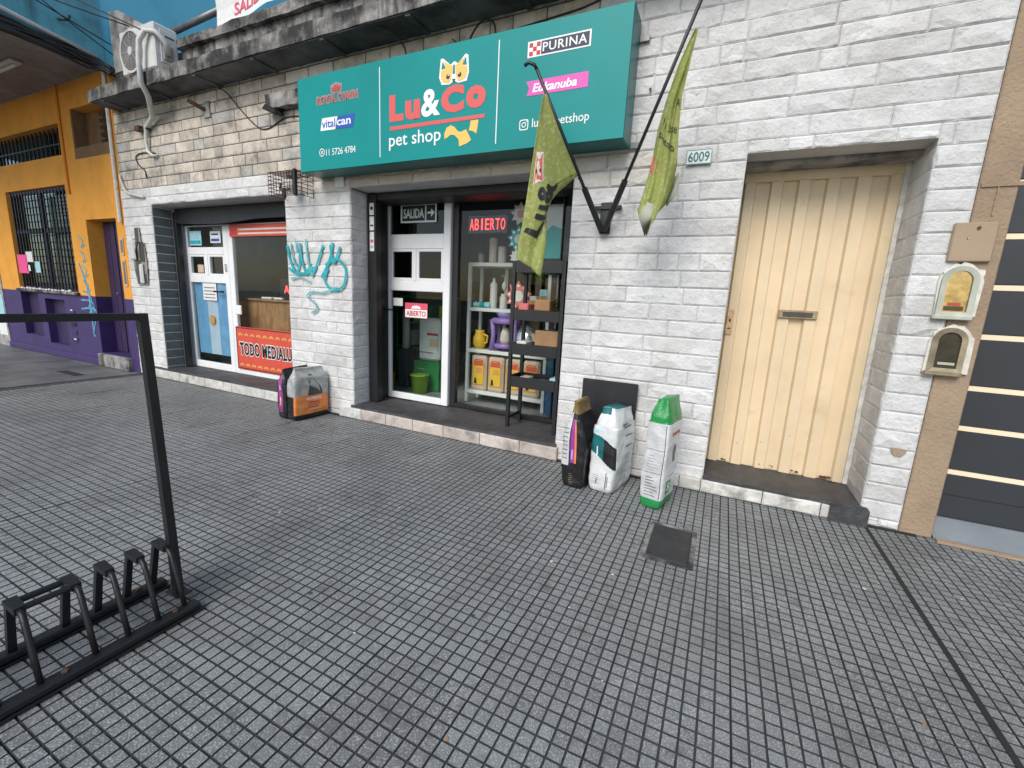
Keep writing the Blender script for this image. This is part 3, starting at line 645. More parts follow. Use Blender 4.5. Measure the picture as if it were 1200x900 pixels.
# notices on the bars, plates by the door
for (a, c, d, e, m) in ((-11.26,-10.88,1.36,1.67,'hot_pink'),(-10.9,-10.66,1.55,1.72,'paper'),(-10.6,-10.42,1.38,1.56,'paper_blue'),(-10.92,-10.8,1.40,1.50,'paper')): bx('window_notice', a, c, .010, .014, d, e, m, OH, 0)
for (d, e) in ((1.67,1.90),(1.24,1.61)): q = bx('wall_plate', -7.755, -7.685, -.014, -.001, d, e, 'beige_bag', OH, .003); bx('wall_plate_face', -7.745, -7.695, -.017, -.0145, d+.03, e-.03, 'grey_metal', OH, 0)
MB().tube([(-9.03,-.02,4.0),(-9.03,-.02,2.55)], .02, 8).build('conduit', 'orange_plaster', OH)
MB().tube([(-7.655,-.03,4.02),(-7.655,-.03,2.1)], .022, 8).build('conduit', 'old_paint', OH)
# upper storey and balcony
MB().box(-16,-7.65,-2.2,-.0,4.035,6.2).build('balcony', 'turquoise', OH)
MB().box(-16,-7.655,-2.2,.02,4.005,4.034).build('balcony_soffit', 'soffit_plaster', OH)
MB().box(-16,-7.66,.001,9,4.036,8.5).build('upper_wall', 'cyan_wall', OH)
FX = MB().box(-9.75,-8.5,-.62,-.50,3.965,4.004,0,.01).build('tube_lamp', 'lamp_dead', OH); MB().tube([(-9.7,-.56,3.945),(-8.55,-.56,3.945)], .016, 8).build('tube', 'paper', FX)
MB().plate([(-7.9,5.4),(-7.6,5.4),(-7.6,5.3)], 3.0, 3.02)
# graffiti on the orange house
def stroke(name, pts, w, y, mat, parent, n=6):
    P = []
    for i in range(len(pts)-1):
        p0, p1, p2, p3 = (Vector(pts[max(0,i-1)]), Vector(pts[i]), Vector(pts[i+1]), Vector(pts[min(len(pts)-1,i+2)]))
        for k in range(n):
            t = k/n; P.append(.5*((2*p1)+(-p0+p2)*t+(2*p0-5*p1+4*p2-p3)*t*t+(-p0+3*p1-3*p2+p3)*t**3))
    P.append(Vector(pts[-1])); b = MB()
    for i, p in enumerate(P):
        d = (P[min(i+1,len(P)-1)]-P[max(i-1,0)]); d = d.normalized() if d.length else Vector((1,0)); nrm = Vector((-d.y,d.x)); ww = w*random.uniform(.75,1.15)/2
        for s in (1,-1): q = p+nrm*ww*s; b.v.append((q.x, y, q.y))
    for i in range(len(P)-1): b.f.append((2*i,2*i+1,2*i+3,2*i+2)); b.m.append(0)
    return b.build(name, mat, parent)
for k in range(6): stroke('graffiti_stroke', [(-9.05+.1*math.sin(k),1.05-.14*k+.5),(-8.95+.05*k,1.35-.1*k),(-8.85,1.0-.1*k),(-8.95+.03*k,.85-.08*k)], .03, -.0035-.0004*k, 'graffiti_blue', OH)
for k in range(4): stroke('graffiti_stroke', [(-8.98,1.95-.22*k),(-8.85,1.88-.22*k),(-8.9,1.78-.22*k),(-8.80,1.82-.22*k)], .03, -.0035, 'graffiti_pale', OH)
# next wall further left
GH = thing('grey_house', 'pale grey house wall with posters at the far left edge', 'house', (-15,.3,0))
bx('wall', -20, -12.06, -.01, .3, 0, 4.0, 'grey_plaster', GH, 0)
bx('poster', -12.5, -12.1, -.016, -.0105, .55, .95, 'paper_blue', GH, 0); bx('poster', -12.45, -12.1, -.016, -.0105, .2, .5, 'paper', GH, 0)

# ================================================================== tan house on the right
TH = thing('tan_house', 'tan plastered house with slatted grey garage door right of the white building', 'house', (2.5,.2,0))
b = MB().box(1.158,1.32,-.004,.4,0,6.0,0,.006); b.box(1.32,4.6,-.004,.4,2.45,6.0); b.box(4.3,6,-.004,.4,0,2.45); b.build('wall', 'tan_plaster', TH)
MB().box(1.165,1.34,-.012,-.003,2.05,2.07).box(1.235,1.243,-.010,-.003,1.90,2.05).build('plaster_ridge', 'tan_plaster', TH)
GD = thing('x','x','x',(0,0,0)); bpy.data.objects.remove(GD)
GD = bx('garage_door', 1.30, 4.3, .135, .16, .11, 2.45, 'garage_panel', TH, 0)
zs = [.395,.675,.922,1.228,1.510,1.792,2.075,2.36]
prev = .118
for i, z in enumerate(zs):
    bx('panel_board', 1.345, 4.28, .112, .134, prev, z-.001, 'garage_panel', GD, .003)
    MB().box(1.352,4.27,.116,.1335,z+.001,z+.031).build('metal_strip', 'garage_strip', GD); prev = z+.033
bx('door_seam', 1.35, 4.28, .1105, .1118, .262, .266, 'black_paint', GD, 0)
bx('garage_post', 1.322, 1.344, .10, .16, .11, 2.45, 'black_metal', TH, .002)
b = MB().add([(1.325,-.02,.004),(4.5,-.02,.004),(4.5,.13,.112),(1.325,.13,.112)], [(0,1,2,3)]); b.build('garage_ramp', 'ramp', TH)
rough_bar(1.33,4.5,-.055,-.015,-.01,.012,.12,.008).build('ramp_edge', 'tan_plaster', TH)
# wall boxes on the seam
MBX = bx('gas_box', 1.088, 1.272, -.03, -.006, 1.655, 1.865, 'tan_metal', TH, .006)
MBX['label'] = 'flat tan metal cover plate on the pier'
MB().lathe([(.008,0),(.008,.006)], (0,0,0), 10).build('screw', 'rust', MBX).matrix_world = Matrix.Translation((1.19,-.032,1.835)) @ Matrix.Rotation(R(90),4,'X')
MB().lathe([(.006,0),(.003,.003)], (0,0,0), 10).build('latch', 'steel', MBX).matrix_world = Matrix.Translation((1.155,-.032,1.78)) @ Matrix.Rotation(R(90),4,'X')
def arch(x0, x1, z0, z1, n=12, inset=0.):
    x0 += inset; x1 -= inset; z0 += inset; z1 -= inset; r = (x1-x0)/2; cx = (x0+x1)/2; h = min(r, (z1-z0)*.6)
    return [(x0,z0),(x1,z0)] + [(cx+r*math.cos(math.pi*i/n), z1-h+h*math.sin(math.pi*i/n)) for i in range(n+1)]
def meter(label, x0, x1, z0, z1, face, frame_mat):
    t = thing('utility_meter', label, 'meter box', ((x0+x1)/2,-.01,z0), 'arched meter windows on the pier')
    rag = [(x+random.uniform(-.010,.012), z+random.uniform(-.006,.012)) for x, z in arch(x0-.006,x1+.022,z0-.004,z1+.012,16)]
    MB().plate(rag, -.020, -.001).build('torn_plaster_edge', 'old_paint', t)
    outer, inner = arch(x0,x1,z0,z1), arch(x0,x1,z0,z1,12,.026); n = len(outer); b = MB()
    vs = [(x,-.038,z) for x,z in outer]+[(x,-.034,z) for x,z in inner]+[(x,-.018,z) for x,z in outer]+[(x,-.018,z) for x,z in inner]
    b.add(vs, [(i,(i+1)%n,(i+1)%n+n,i+n) for i in range(n)]+[(i+2*n,(i+1)%n+2*n,(i+1)%n,i) for i in range(n)]+[(i+n,(i+1)%n+n,(i+1)%n+3*n,i+3*n) for i in range(n)])
    fix_normals(b.build('frame', frame_mat, t))
    MB().plate(inner, -.0235, -.0215).build('dial_plate', face, t)
    bx('lip', x0-.012, x1+.004, -.048, -.018, z0-.018, z0+.006, frame_mat, t, .004)
    r2 = arch(x0,x1,z0,z1,12,.036); 
    MB().plate(arch(x0,x1,z0,z1,12,.0265), -.0290, -.0275).build('glass', 'meter_glass', t)
    return t, inner
t, inn = meter('upper arched meter window with pale green frame, gold reflection painted on its face', 1.085, 1.245, 1.352, 1.632, 'meter_reflection', 'meter_frame')  # gold face imitates a warm reflection, it is not the dial's own colour
bx('counter', 1.12, 1.205, -.0265, -.0236, 1.385, 1.41, 'meter_dark', t, 0); bx('counter', 1.135, 1.19, -.0265, -.0236, 1.412, 1.43, 'poster_red', t, 0)
t, inn = meter('lower arched meter window with dark face, below the one with the gold reflection', 1.105, 1.258, 1.030, 1.29, 'meter_dark', 'brass')
bx('counter', 1.15, 1.225, -.0265, -.0236, 1.075, 1.09, 'paper', t, 0)

# ================================================================== shop sign
SG = thing('shop_sign', 'large teal lightbox shop sign above the pet shop window', 'sign', (-2.29,0,2.41))
sx0, sx1, sz0, sz1, sy = -3.815, -.757, 2.412, 3.213, -.245
MB().box(sx0,sx1,sy+.002,-.02,sz0,sz1,0,.004).build('box_body', 'teal_dark', SG)
bx('face_panel', sx0+.002, sx1-.002, sy-.002, sy+.0015, sz0+.003, sz1-.003, 'teal', SG, .001)
Y = sy-.0042
def pl(name, poly, mat, parent=SG, y=Y, th=.0013): return MB().plate(poly, y, y+th).build(name, mat, parent)
def rect(a, b, c, d): return [(a,c),(b,c),(b,d),(a,d)]
for x in (-2.837,-1.717): pl('divider_line', rect(x-.004,x+.004,2.467,3.16), 'ink_white')
txt('lettering', 'L', -2.733, -2.585, 2.728, 2.930, Y, 'coral', SG, .062)
txt('lettering', 'u', -2.568, -2.418, 2.722, 2.868, Y, 'coral', SG, .062)
txt('lettering', '&', -2.408, -2.225, 2.726, 2.925, Y, 'ink_white', SG, .03)
txt('lettering', 'C', -2.216, -2.005, 2.728, 2.922, Y, 'coral', SG, .065)
txt('lettering', 'o', -1.988, -1.815, 2.735, 2.892, Y, 'coral', SG, .068)
pl('underline', [(-2.729,2.664),(-1.82,2.660),(-1.82,2.686),(-2.729,2.693)], 'coral')
txt('lettering', 'pet shop', -2.738, -2.215, 2.508, 2.640, Y, 'ink_white', SG, .006)
# cat head
pl('cat_outline', [(-2.226,3.118),(-2.205,3.12),(-2.135,3.065),(-2.10,3.085),(-2.065,3.065),(-2.0,3.12),(-1.976,3.108),(-1.968,2.99),(-1.985,2.935),(-2.06,2.93),(-2.1,2.95),(-2.14,2.93),(-2.215,2.937),(-2.238,2.99)], 'ink_white')
for s in (-1, 1):
    c = -2.102; f = lambda x, z: (c+s*x, z)
    pl('cat_patch', [f(.010,3.055),f(.032,3.062),f(.096,3.10),f(.075,3.045),f(.118,3.035),f(.122,2.995),f(.095,2.95),f(.04,2.94),f(.022,2.975)], 'cat_yellow', y=Y-.0016)
    pl('cat_ear', [f(.078,3.05),f(.104,3.098),f(.114,3.045)], 'teal', y=Y-.0032)
    pl('cat_eye', [f(.052+.017*math.cos(a), 2.985+.017*math.sin(a)) for a in [i*.628 for i in range(10)]], 'ink_navy', y=Y-.0032)
    pl('cat_eye_glint', [f(.048+.006*math.cos(a), 2.993+.006*math.sin(a)) for a in [i*1.256 for i in range(5)]], 'ink_white', y=Y-.0048)
    for k in range(2): pl('cat_whisker_mark', [f(.123,2.985-.02*k),f(.098,2.98-.016*k),f(.123,2.977-.02*k)], 'ink_white', y=Y-.0032)
pl('cat_nose', [(-2.118,2.962),(-2.086,2.962),(-2.102,2.94)], 'ink_navy', y=Y-.0032)
pl('cat_forehead', [(-2.108,3.06),(-2.096,3.06),(-2.092,3.0),(-2.112,3.0)], 'teal', y=Y-.0032)
# tail and foot under the line
pl('cat_tail', [(-2.178,2.545),(-2.180,2.585),(-2.160,2.625),(-2.12,2.640),(-2.085,2.622),(-2.055,2.59),(-2.03,2.582),(-1.98,2.595),(-1.955,2.555),(-1.932,2.515),(-1.97,2.495),(-2.04,2.478),(-2.045,2.53),(-2.085,2.565),(-2.12,2.572),(-2.15,2.555)], 'cat_yellow')
pl('cat_leg', [(-1.94,2.652),(-1.872,2.652),(-1.878,2.60),(-1.888,2.555),(-1.915,2.575),(-1.955,2.585),(-1.945,2.62)], 'cat_yellow')
# brand panels
pu = pl('brand_panel', rect(-1.487,-1.028,3.002,3.103), 'ink_white'); pl('brand_field', rect(-1.384,-1.040,3.012,3.093), 'ink_navy', pu, Y-.0016)
for i in range(3):
    for j in range(3):
        if (i+j)%2 == 0: pl('check', rect(-1.475+.028*i,-1.447+.028*i,3.012+.027*j,3.039+.027*j), 'ink_red', pu, Y-.0016)
txt('lettering', 'PURINA', -1.372, -1.055, 3.025, 3.081, Y-.003, 'ink_white', pu, .01, spacing=1.1)
eu = pl('brand_panel', [(-1.486,2.853),(-1.028,2.853),(-1.028,2.757),(-1.480,2.757),(-1.462,2.805)], 'magenta')
txt('lettering', 'Eukanuba', -1.435, -1.105, 2.775, 2.832, Y-.0016, 'ink_white', eu, .03, .2)
ig = MB()
def ring_plate(cx, cz, r0, r1, n, sq=0.):
    b = MB(); vs = []
    for r in (r0, r1):
        for i in range(n):
            a = 2*math.pi*i/n; c_, s_ = math.cos(a), math.sin(a); k = r/((abs(c_)**(2+sq*4)+abs(s_)**(2+sq*4))**(1/(2+sq*4)))
            vs.append((cx+k*c_, Y, cz+k*s_))
    return b.add(vs, [(i,i+n,(i+1)%n+n,(i+1)%n) for i in range(n)])
ring_plate(-1.490,2.572,.029,.036,24,1).build('photo_app_icon', 'ink_white', SG); ring_plate(-1.490,2.572,.012,.018,16).build('photo_app_icon', 'ink_white', SG); ring_plate(-1.471,2.591,.0005,.004,8).build('photo_app_icon', 'ink_white', SG)
txt('lettering', 'lu&copetshop', -1.425, -1.003, 2.530, 2.606, Y, 'ink_white', SG, .004)
txt('brand_halo', 'ROYAL CANIN', -3.575, -3.075, 2.960, 3.035, Y, 'royal_halo', SG, .09); txt('brand_name', 'ROYAL CANIN', -3.565, -3.085, 2.972, 3.022, Y-.0016, 'royal_red', SG, .02)
pl('crown', [(-3.375,3.045),(-3.285,3.045),(-3.272,3.088),(-3.30,3.078),(-3.312,3.11),(-3.33,3.085),(-3.348,3.11),(-3.36,3.078),(-3.388,3.088)], 'royal_red', y=Y-.0016)
pl('crown_halo', [(-3.39,3.036),(-3.27,3.036),(-3.258,3.10),(-3.33,3.122),(-3.40,3.10)], 'royal_halo')
vt = pl('brand_panel', [(-3.537,2.746),(-3.353,2.744),(-3.322,2.846),(-3.510,2.849)], 'ink_white'); vc = pl('brand_panel', [(-3.345,2.744),(-3.146,2.740),(-3.118,2.846),(-3.314,2.846)], 'ink_blue')
txt('lettering', 'vital', -3.515, -3.350, 2.765, 2.832, Y-.0016, 'ink_blue', vt, .01); txt('lettering', 'can', -3.330, -3.165, 2.768, 2.815, Y-.0016, 'ink_white', vc, .02)
ring_plate(-3.525,2.564,.027,.034,20).build('phone_app_icon', 'ink_white', SG); pl('phone_app_icon', [(-3.553,2.532),(-3.54,2.545),(-3.548,2.552)], 'ink_white'); txt('phone_app_icon', 'c', -3.535, -3.513, 2.552, 2.576, Y, 'ink_white', SG, .05)
txt('lettering', '11 5726 4784', -3.473, -3.115, 2.532, 2.588, Y, 'ink_white', SG, .004)
for (x, z) in ((-.745,3.10),(-.745,2.43)): bx('bracket', x-.012, x+.055, -.03, -.018, z-.02, z+.02, 'grey_metal', SG, .002)
for x in (-3.3,-2.2,-1.3): bx('bracket', x, x+.05, -.06, -.03, 3.2135, 3.235, 'grey_metal', SG, .002)

# house number plate
NP = thing('house_number', 'small white enamel house number plate beside the cream door', 'number plate', (-.29,-.02,2.32))
bx('plate', -.372, -.212, -.026, -.020, 2.274, 2.368, 'plate_white', NP, .002); txt('lettering', '6009', -.358, -.226, 2.290, 2.352, -.0275, 'plate_teal', NP, .012)
b = MB(); [b.box(*q) for q in ((-.370,-.214,-.0275,-.0262,2.276,2.279),(-.370,-.214,-.0275,-.0262,2.363,2.366),(-.370,-.367,-.0275,-.0262,2.279,2.363),(-.217,-.214,-.0275,-.0262,2.279,2.363))]; b.build('border', 'plate_teal', NP)
OP = thing('old_number', 'faint white number tile on the pillar under the sign corner', 'number plate', (-3.55,-.02,2.38)); bx('plate', -3.62, -3.50, -.022, -.018, 2.32, 2.43, 'paper', OP, .002)

# ================================================================== flags on a V bracket
FB = thing('flag_bracket', 'black steel V bracket on the wall holding two flag poles', 'bracket', (-.89,-.03,1.85))
bx('wall_bar', -.985, -.775, -.045, -.018, 2.008, 2.034, 'black_metal', FB, .003)
bx('wall_plate', -.93, -.85, -.03, -.016, 1.84, 2.06, 'black_metal', FB, .003)
LB, LT = Vector((-.905,-.055,1.855)), Vector((-1.245,-.62,2.735))
RB, RT = Vector((-.885,-.055,1.855)), Vector((-.305,-.60,2.98))
for B_, T_, e in ((LB,LT,.30),(RB,RT,.27)): MB().tube([B_, B_.lerp(T_, e)], .021, 10).build('socket', 'black_metal', FB)
def flag_thing(label, B_, T_, hook, rows, marks, amp=.022):
    t = thing('flag', label, 'flag', tuple(B_), 'green pet shop flags')
    MB().tube([B_.lerp(T_,.02), T_], [.012,.010], 8).build('pole', 'black_metal', t, True)
    if hook: MB().tube([T_, T_+Vector((-.012,-.01,.02)), T_+Vector((-.045,-.02,.035)), T_+Vector((-.075,-.02,.022))], .011, 8).build('pole_hook', 'black_metal', t, True)
    def surf(u, v):                      # u 0..1 across, v 0..1 from top to bottom
        k = 0
        while k < len(rows)-2 and v > rows[k+1][0]: k += 1
        f = (v-rows[k][0])/(rows[k+1][0]-rows[k][0]); f = f*f*(3-2*f)*.35+f*.65
        q = [Vector(a).lerp(Vector(b), f) for a, b in zip(rows[k][1:], rows[k+1][1:])]
        p = q[0].lerp(q[1], u*2) if u < .5 else q[1].lerp(q[2], u*2-1)
        wv = min(1, v*2)*(amp*math.sin(u*10+v*3)+.4*amp*math.sin(u*24-v*4))+.008*math.sin(u*5-v*9)
        return p + Vector((.1*wv, wv, 0))
    b = MB(); nu, nv = 22, 40
    b.v = [tuple(surf(i/nu, j/nv)) for j in range(nv+1) for i in range(nu+1)]
    for j in range(nv):
        for i in range(nu): b.f.append((j*(nu+1)+i, (j+1)*(nu+1)+i, (j+1)*(nu+1)+i+1, j*(nu+1)+i+1)); b.m.append(0)
    c = b.build('cloth', ['flag_green','flag_back'], t, True); sm = c.modifiers.new('t','SOLIDIFY'); sm.thickness = .003; sm.offset = 0; sm.material_offset = 1
    def on(u, v, off=.0035):
        e = .01; p = surf(u, v); du = surf(min(1,u+e), v)-surf(max(0,u-e), v); dv = surf(u, min(1,v+e))-surf(u, max(0,v-e)); n = du.cross(dv)
        if n.y > 0: n = -n
        return p+n.normalized()*off
    for m in marks: m(t, on, c)
    return t
# rows: (v, left, fold, right) as points in the scene
def W(x, y, z): return (x, y, z)
lrows =[(0, (-1.206, -0.58, 2.606), (-1.203, -0.575, 2.608), (-1.189, -0.565, 2.605)),
 (0.22, (-1.239, -0.585, 2.335), (-1.193, -0.54, 2.345), (-1.109, -0.47, 2.385)),
 (0.45, (-1.281, -0.59, 2.063), (-1.178, -0.52, 2.105), (-1.036, -0.3, 2.183)),
 (0.58, (-1.298, -0.6, 1.902), (-1.164, -0.53, 1.953), (-1.13, -0.38, 2.071)),
 (0.68, (-1.305, -0.6, 1.81), (-1.17, -0.53, 1.856), (-1.18, -0.46, 1.968)),
 (0.85, (-1.322, -0.6, 1.673), (-1.224, -0.55, 1.667), (-1.151, -0.52, 1.709)),
 (1, (-1.331, -0.6, 1.606), (-1.233, -0.57, 1.542), (-1.168, -0.55, 1.482)),
 ]
def lmark(t, on, c):
    for ch, a, c in (('L',0.,.30),('u',.34,.62),('&',.66,1.)): txt('lettering', ch, a, c, 0, .72 if ch == 'u' else 1, 0, 'ink_black', t, .03, fn=lambda u, q: on(.42+.30*u-.34*q, .78-.29*u-.045*q, .008))
    txt('lettering', 'Moyo', 0, 1, 0, 1, 0, 'ink_black', t, .01, fn=lambda u, q: on(.58+.34*u, .522-.028*q-.07*u)); [txt('lettering', '1', 0, 1, 0, 1, 0, 'ink_black', t, .01, fn=lambda u, q: on(.54+.06*i+.04*u, .575-.03*q)) for i in (0,1)]
    b = MB(); n = 6
    for i in range(n):
        for j in range(n): b.add([on(.14+.30*(i+a)/n, .29+.16*(j+c2)/n) for a, c2 in ((0,0),(0,1),(1,1),(1,0))], [(0,1,2,3)])
    b.build('cat_print_ground', 'flag_cream', t)
    b = MB(); ou = [(.1,.95),(.18,.3),(.1,.02),(.38,.22),(.62,.22),(.9,.02),(.84,.3),(.92,.95),(.5,.82)]
    b.add([on(.14+.30*x, .29+.16*z, .006) for x, z in ou], [tuple(range(len(ou)))]); b.build('cat_print', 'flag_pink', t)
    for x in (.32,.66): b = MB(); b.add([on(.14+.30*(x+.07*math.cos(a)), .29+.16*(.55+.06*math.sin(a)), .008) for a in [i*.785 for i in range(8)]], [tuple(range(8))]); b.build('cat_print_eye', 'ink_black', t)
    for k, m in enumerate(('coral','flag_cream')): b = MB(); b.add([on(.66+.11*k, .74,.006), on(.74+.11*k,.74,.006), on(.78+.11*k,.63,.006), on(.70+.11*k,.63,.006)], [(0,1,2,3)]); b.build('stripe_print', m, t)
    MB().tube([(-1.010,-.37,2.15), LB.lerp(LT,.32)], .003, 6).build('tie', 'cable', t)
flag_thing('olive green flag hanging in front of the teal sign, left pole', LB, LT, True, lrows, [lmark], .009)
rrows =[(0, (-0.341, -0.565, 2.817), (-0.333, -0.56, 2.822), (-0.324, -0.555, 2.819)),
 (0.2, (-0.415, -0.5, 2.684), (-0.375, -0.54, 2.647), (-0.348, -0.555, 2.653)),
 (0.4, (-0.482, -0.42, 2.534), (-0.428, -0.5, 2.479), (-0.372, -0.54, 2.5)),
 (0.55, (-0.525, -0.36, 2.41), (-0.454, -0.47, 2.337), (-0.372, -0.53, 2.336)),
 (0.7, (-0.538, -0.36, 2.234), (-0.468, -0.46, 2.181), (-0.363, -0.5, 2.152)),
 (0.82, (-0.555, -0.38, 2.085), (-0.481, -0.47, 2.044), (-0.38, -0.46, 2.05)),
 (0.93, (-0.577, -0.4, 1.965), (-0.5, -0.47, 1.937), (-0.41, -0.45, 1.957)),
 (1, (-0.581, -0.41, 1.922), (-0.512, -0.47, 1.757), (-0.426, -0.46, 1.931)),
 ]
def rmark(t, on, c):
    txt('lettering', 'A', 0, 1, 0, 1, 0, 'ink_black', t, .01, fn=lambda u, q: on(.72+.22*u, .45-.05*q)); txt('lettering', '11 3228', 0, 1, 0, 1, 0, 'ink_black', t, .008, fn=lambda u, q: on(.34+.60*u, .515-.035*q+.07*u)); txt('lettering', 'petsho', 0, 1, 0, 1, 0, 'ink_black', t, .008, fn=lambda u, q: on(.30+.60*u, .595-.04*q+.07*u))
    for pts in ([(-.358,-.44,2.12),(-.350,-.455,2.05),(-.362,-.445,1.99),(-.408,-.43,1.93),(-.425,-.41,1.985),(-.400,-.42,2.07)], [(-.585,-.43,1.925),(-.52,-.46,1.955),(-.455,-.455,1.935),(-.478,-.45,1.86),(-.515,-.475,1.752),(-.552,-.47,1.84)]):
        h_ = MB().add(pts, [(0,1,5),(1,2,5),(2,3,4),(2,4,5)]).build('folded_hem', 'flag_back', t, True); sm = h_.modifiers.new('t','SOLIDIFY'); sm.thickness = .003
    b = MB(); b.add([on(.10,.68,.005),on(.10,.76,.005),on(.34,.77,.005),on(.34,.69,.005)], [(0,1,2,3)]); b.build('cat_print', 'flag_pink', t)
flag_thing('twisted olive green flag hanging over the white wall, right pole', RB, RT, False, rrows, [rmark])

# ================================================================== things fixed to the facade
AC = thing('air_conditioner', 'white outdoor air conditioning unit standing on the cornice', 'air conditioner', (-6.32,-.15,3.612))
ax0, ax1, az0, az1 = -6.66, -5.98, 3.645, 4.10
MB().box(ax0,ax1,-.28,-.03,az0,az1,0,.015).build('casing', 'ac_white', AC)
for x in (ax0+.08, ax1-.16): bx('foot', x, x+.07, -.29, -.02, 3.612, 3.645, 'grey_metal', AC, .003)
fcx, fcz, fr_ = ax0+.235, (az0+az1)/2-.005, .20
def disc_y(cx, cz, r0, r1, y0, y1, n=36):
    b = MB(); vs = []
    for (r, y) in ((r0,y1),(r0,y0),(r1,y0),(r1,y1)): vs += [(cx+r*math.cos(2*math.pi*i/n), y, cz+r*math.sin(2*math.pi*i/n)) for i in range(n)]
    return b.add(vs, [(k*n+i, k*n+(i+1)%n, (k+1)*n+(i+1)%n, (k+1)*n+i) for k in range(3) for i in range(n)])
MB().plate([(fcx+fr_*math.cos(a), fcz+fr_*math.sin(a)) for a in [i*.2094 for i in range(30)]], -.2835, -.280).build('fan_recess', 'meter_dark', AC)
for k in range(9): disc_y(fcx, fcz, .045+.0185*k, .053+.0185*k, -.297+.0008*k, -.290).build('grille_ring', 'ac_grille', AC)
disc_y(fcx, fcz, .198, .222, -.296, -.279).build('grille_rim', 'ac_white', AC)
for k in range(8): a = k*math.pi/4; MB().bar((fcx+.04*math.cos(a),-.293,fcz+.04*math.sin(a)), (fcx+.20*math.cos(a),-.293,fcz+.20*math.sin(a)), .008, .006, 0, (0,1,0)).build('grille_spoke', 'ac_grille', AC)
MB().plate([(fcx+.042*math.cos(a), fcz+.042*math.sin(a)) for a in [i*.314 for i in range(20)]], -.302, -.288).build('grille_hub', 'ac_white', AC)
bx('side_panel', ax1+.0005, ax1+.012, -.22, -.05, 3.72, 4.05, 'ac_white', AC, .004); bx('vent_slot', ax1+.0125, ax1+.016, -.17, -.08, 3.985, 4.0, 'meter_dark', AC, 0); bx('valve_cover', ax1+.0125, ax1+.03, -.20, -.10, 3.75, 3.9, 'ac_grille', AC, .004)
PP = thing('drain_pipe', 'insulated pale pipe looping from the air conditioner down the beige brick', 'pipe', (-6.2,-.3,3.6))
MB().tube([(-5.94,-.16,3.80),(-5.90,-.20,3.90),(-5.95,-.27,3.985),(-6.05,-.32,3.99),(-6.13,-.345,3.90),(-6.17,-.345,3.70),(-6.19,-.335,3.50),(-6.26,-.24,3.40),(-6.55,-.07,3.28),(-6.76,-.045,3.20),(-6.80,-.04,3.02),(-6.78,-.04,2.92),(-6.68,-.04,2.865),(-6.62,-.02,2.87)], [.028]*9+[.024,.020,.018,.016,.014], 10).build('pipe', 'pvc', PP, True)
bx('pipe_clip', -6.90, -6.72, -.06, -.02, 3.17, 3.19, 'cable', PP, .003); bx('pipe_clip', -6.98, -6.88, -.07, -.02, 3.17, 3.23, 'rust', PP, .003)
def cable(label, pts, r=.006, mat='cable', name='cable', n=5):
    P = [Vector(p) for p in pts]; Q = []
    for i in range(len(P)-1):
        p0, p1, p2, p3 = P[max(0,i-1)], P[i], P[i+1], P[min(len(P)-1,i+2)]
        for k in range(n): t = k/n; Q.append(.5*((2*p1)+(-p0+p2)*t+(2*p0-5*p1+4*p2-p3)*t*t+(-p0+3*p1-3*p2+p3)*t**3))
    Q.append(P[-1]); return tag(MB().tube(Q, r, 6).build(name, mat, None, True), label, 'cable')
cable('thin dark cable drooping across the beige brick below the cornice', [(-5.35,-.012,3.46),(-5.2,-.012,3.38),(-4.95,-.012,3.16),(-4.72,-.012,2.99),(-4.55,-.012,2.96),(-4.3,-.012,3.03),(-4.05,-.012,3.02),(-3.83,-.012,3.0)], .006)
cable('thin black cable branching left of the pipe end', [(-6.66,-.02,2.90),(-6.95,-.015,2.93),(-7.12,-.015,2.90),(-7.08,-.015,2.80),(-6.95,-.015,2.72),(-6.92,-.015,2.62)], .007)
cable('grey cable hanging down from cornice to top of teal sign', [(-2.95,-.28,3.49),(-2.80,-.20,3.45),(-2.72,-.10,3.38),(-2.70,-.08,3.30),(-2.71,-.08,3.21)], .008)
cable('black cable loop standing on top of teal sign', [(-2.10,-.06,3.21),(-2.08,-.06,3.33),(-1.98,-.06,3.43),(-1.88,-.06,3.40),(-1.86,-.05,3.30),(-1.87,-.04,3.22)], .008)
cable('short thin wire with hook above the sign, left of the loop', [(-2.28,-.02,3.38),(-2.22,-.02,3.32),(-2.24,-.03,3.26),(-2.20,-.05,3.22)], .005)
cable('thin cable running along brick above the sign to the right', [(-1.80,-.012,3.22),(-1.75,-.012,3.33),(-1.5,-.012,3.36),(-1.2,-.012,3.38),(-1.0,-.012,3.42)], .006)
cable('bent grey conduit at the orange house corner on the white band', [(-7.55,-.02,2.70),(-7.5,-.03,2.60),(-7.38,-.04,2.48),(-7.15,-.04,2.42),(-7.02,-.02,2.40)], .016, 'pvc')
lo = tag(bx('cable_stub', -1.99, -1.93, -.07, -.02, 3.215, 3.26, 'cable', None, .015), 'round black cable gland on top edge of the teal sign', 'cable gland')
# projecting stubs in the beige wall
for (x, z, wd, lab) in ((-5.62,3.27,.12,'rusty iron stub sticking out of beige brick below the cornice'),):
    t = thing('iron_stub', lab, 'bracket', (x,0,z)); bx('mortar_patch', x-.01, x+.10, -.02, -.003, z-.09, z+.08, 'grey_plaster', t, .004); MB().bar((x+.02,-.01,z-.01),(x-.05,-.16,z+.05),.05,.03).build('iron', 'rust', t)
t = thing('concrete_ledge', 'broken concrete ledge stub left of the teal sign', 'ledge', (-4.1,0,3.15)); fix_normals(rough_bar(-4.47,-3.80,-.10,.0,3.10,3.23,.09,.008).build('ledge', 'grime_concrete', t)); MB().plate([(-4.50,3.10),(-4.38,3.06),(-4.30,3.04),(-4.32,3.09),(-4.45,3.14)], -.12, -.02).build('broken_edge', 'black_dirt', t)
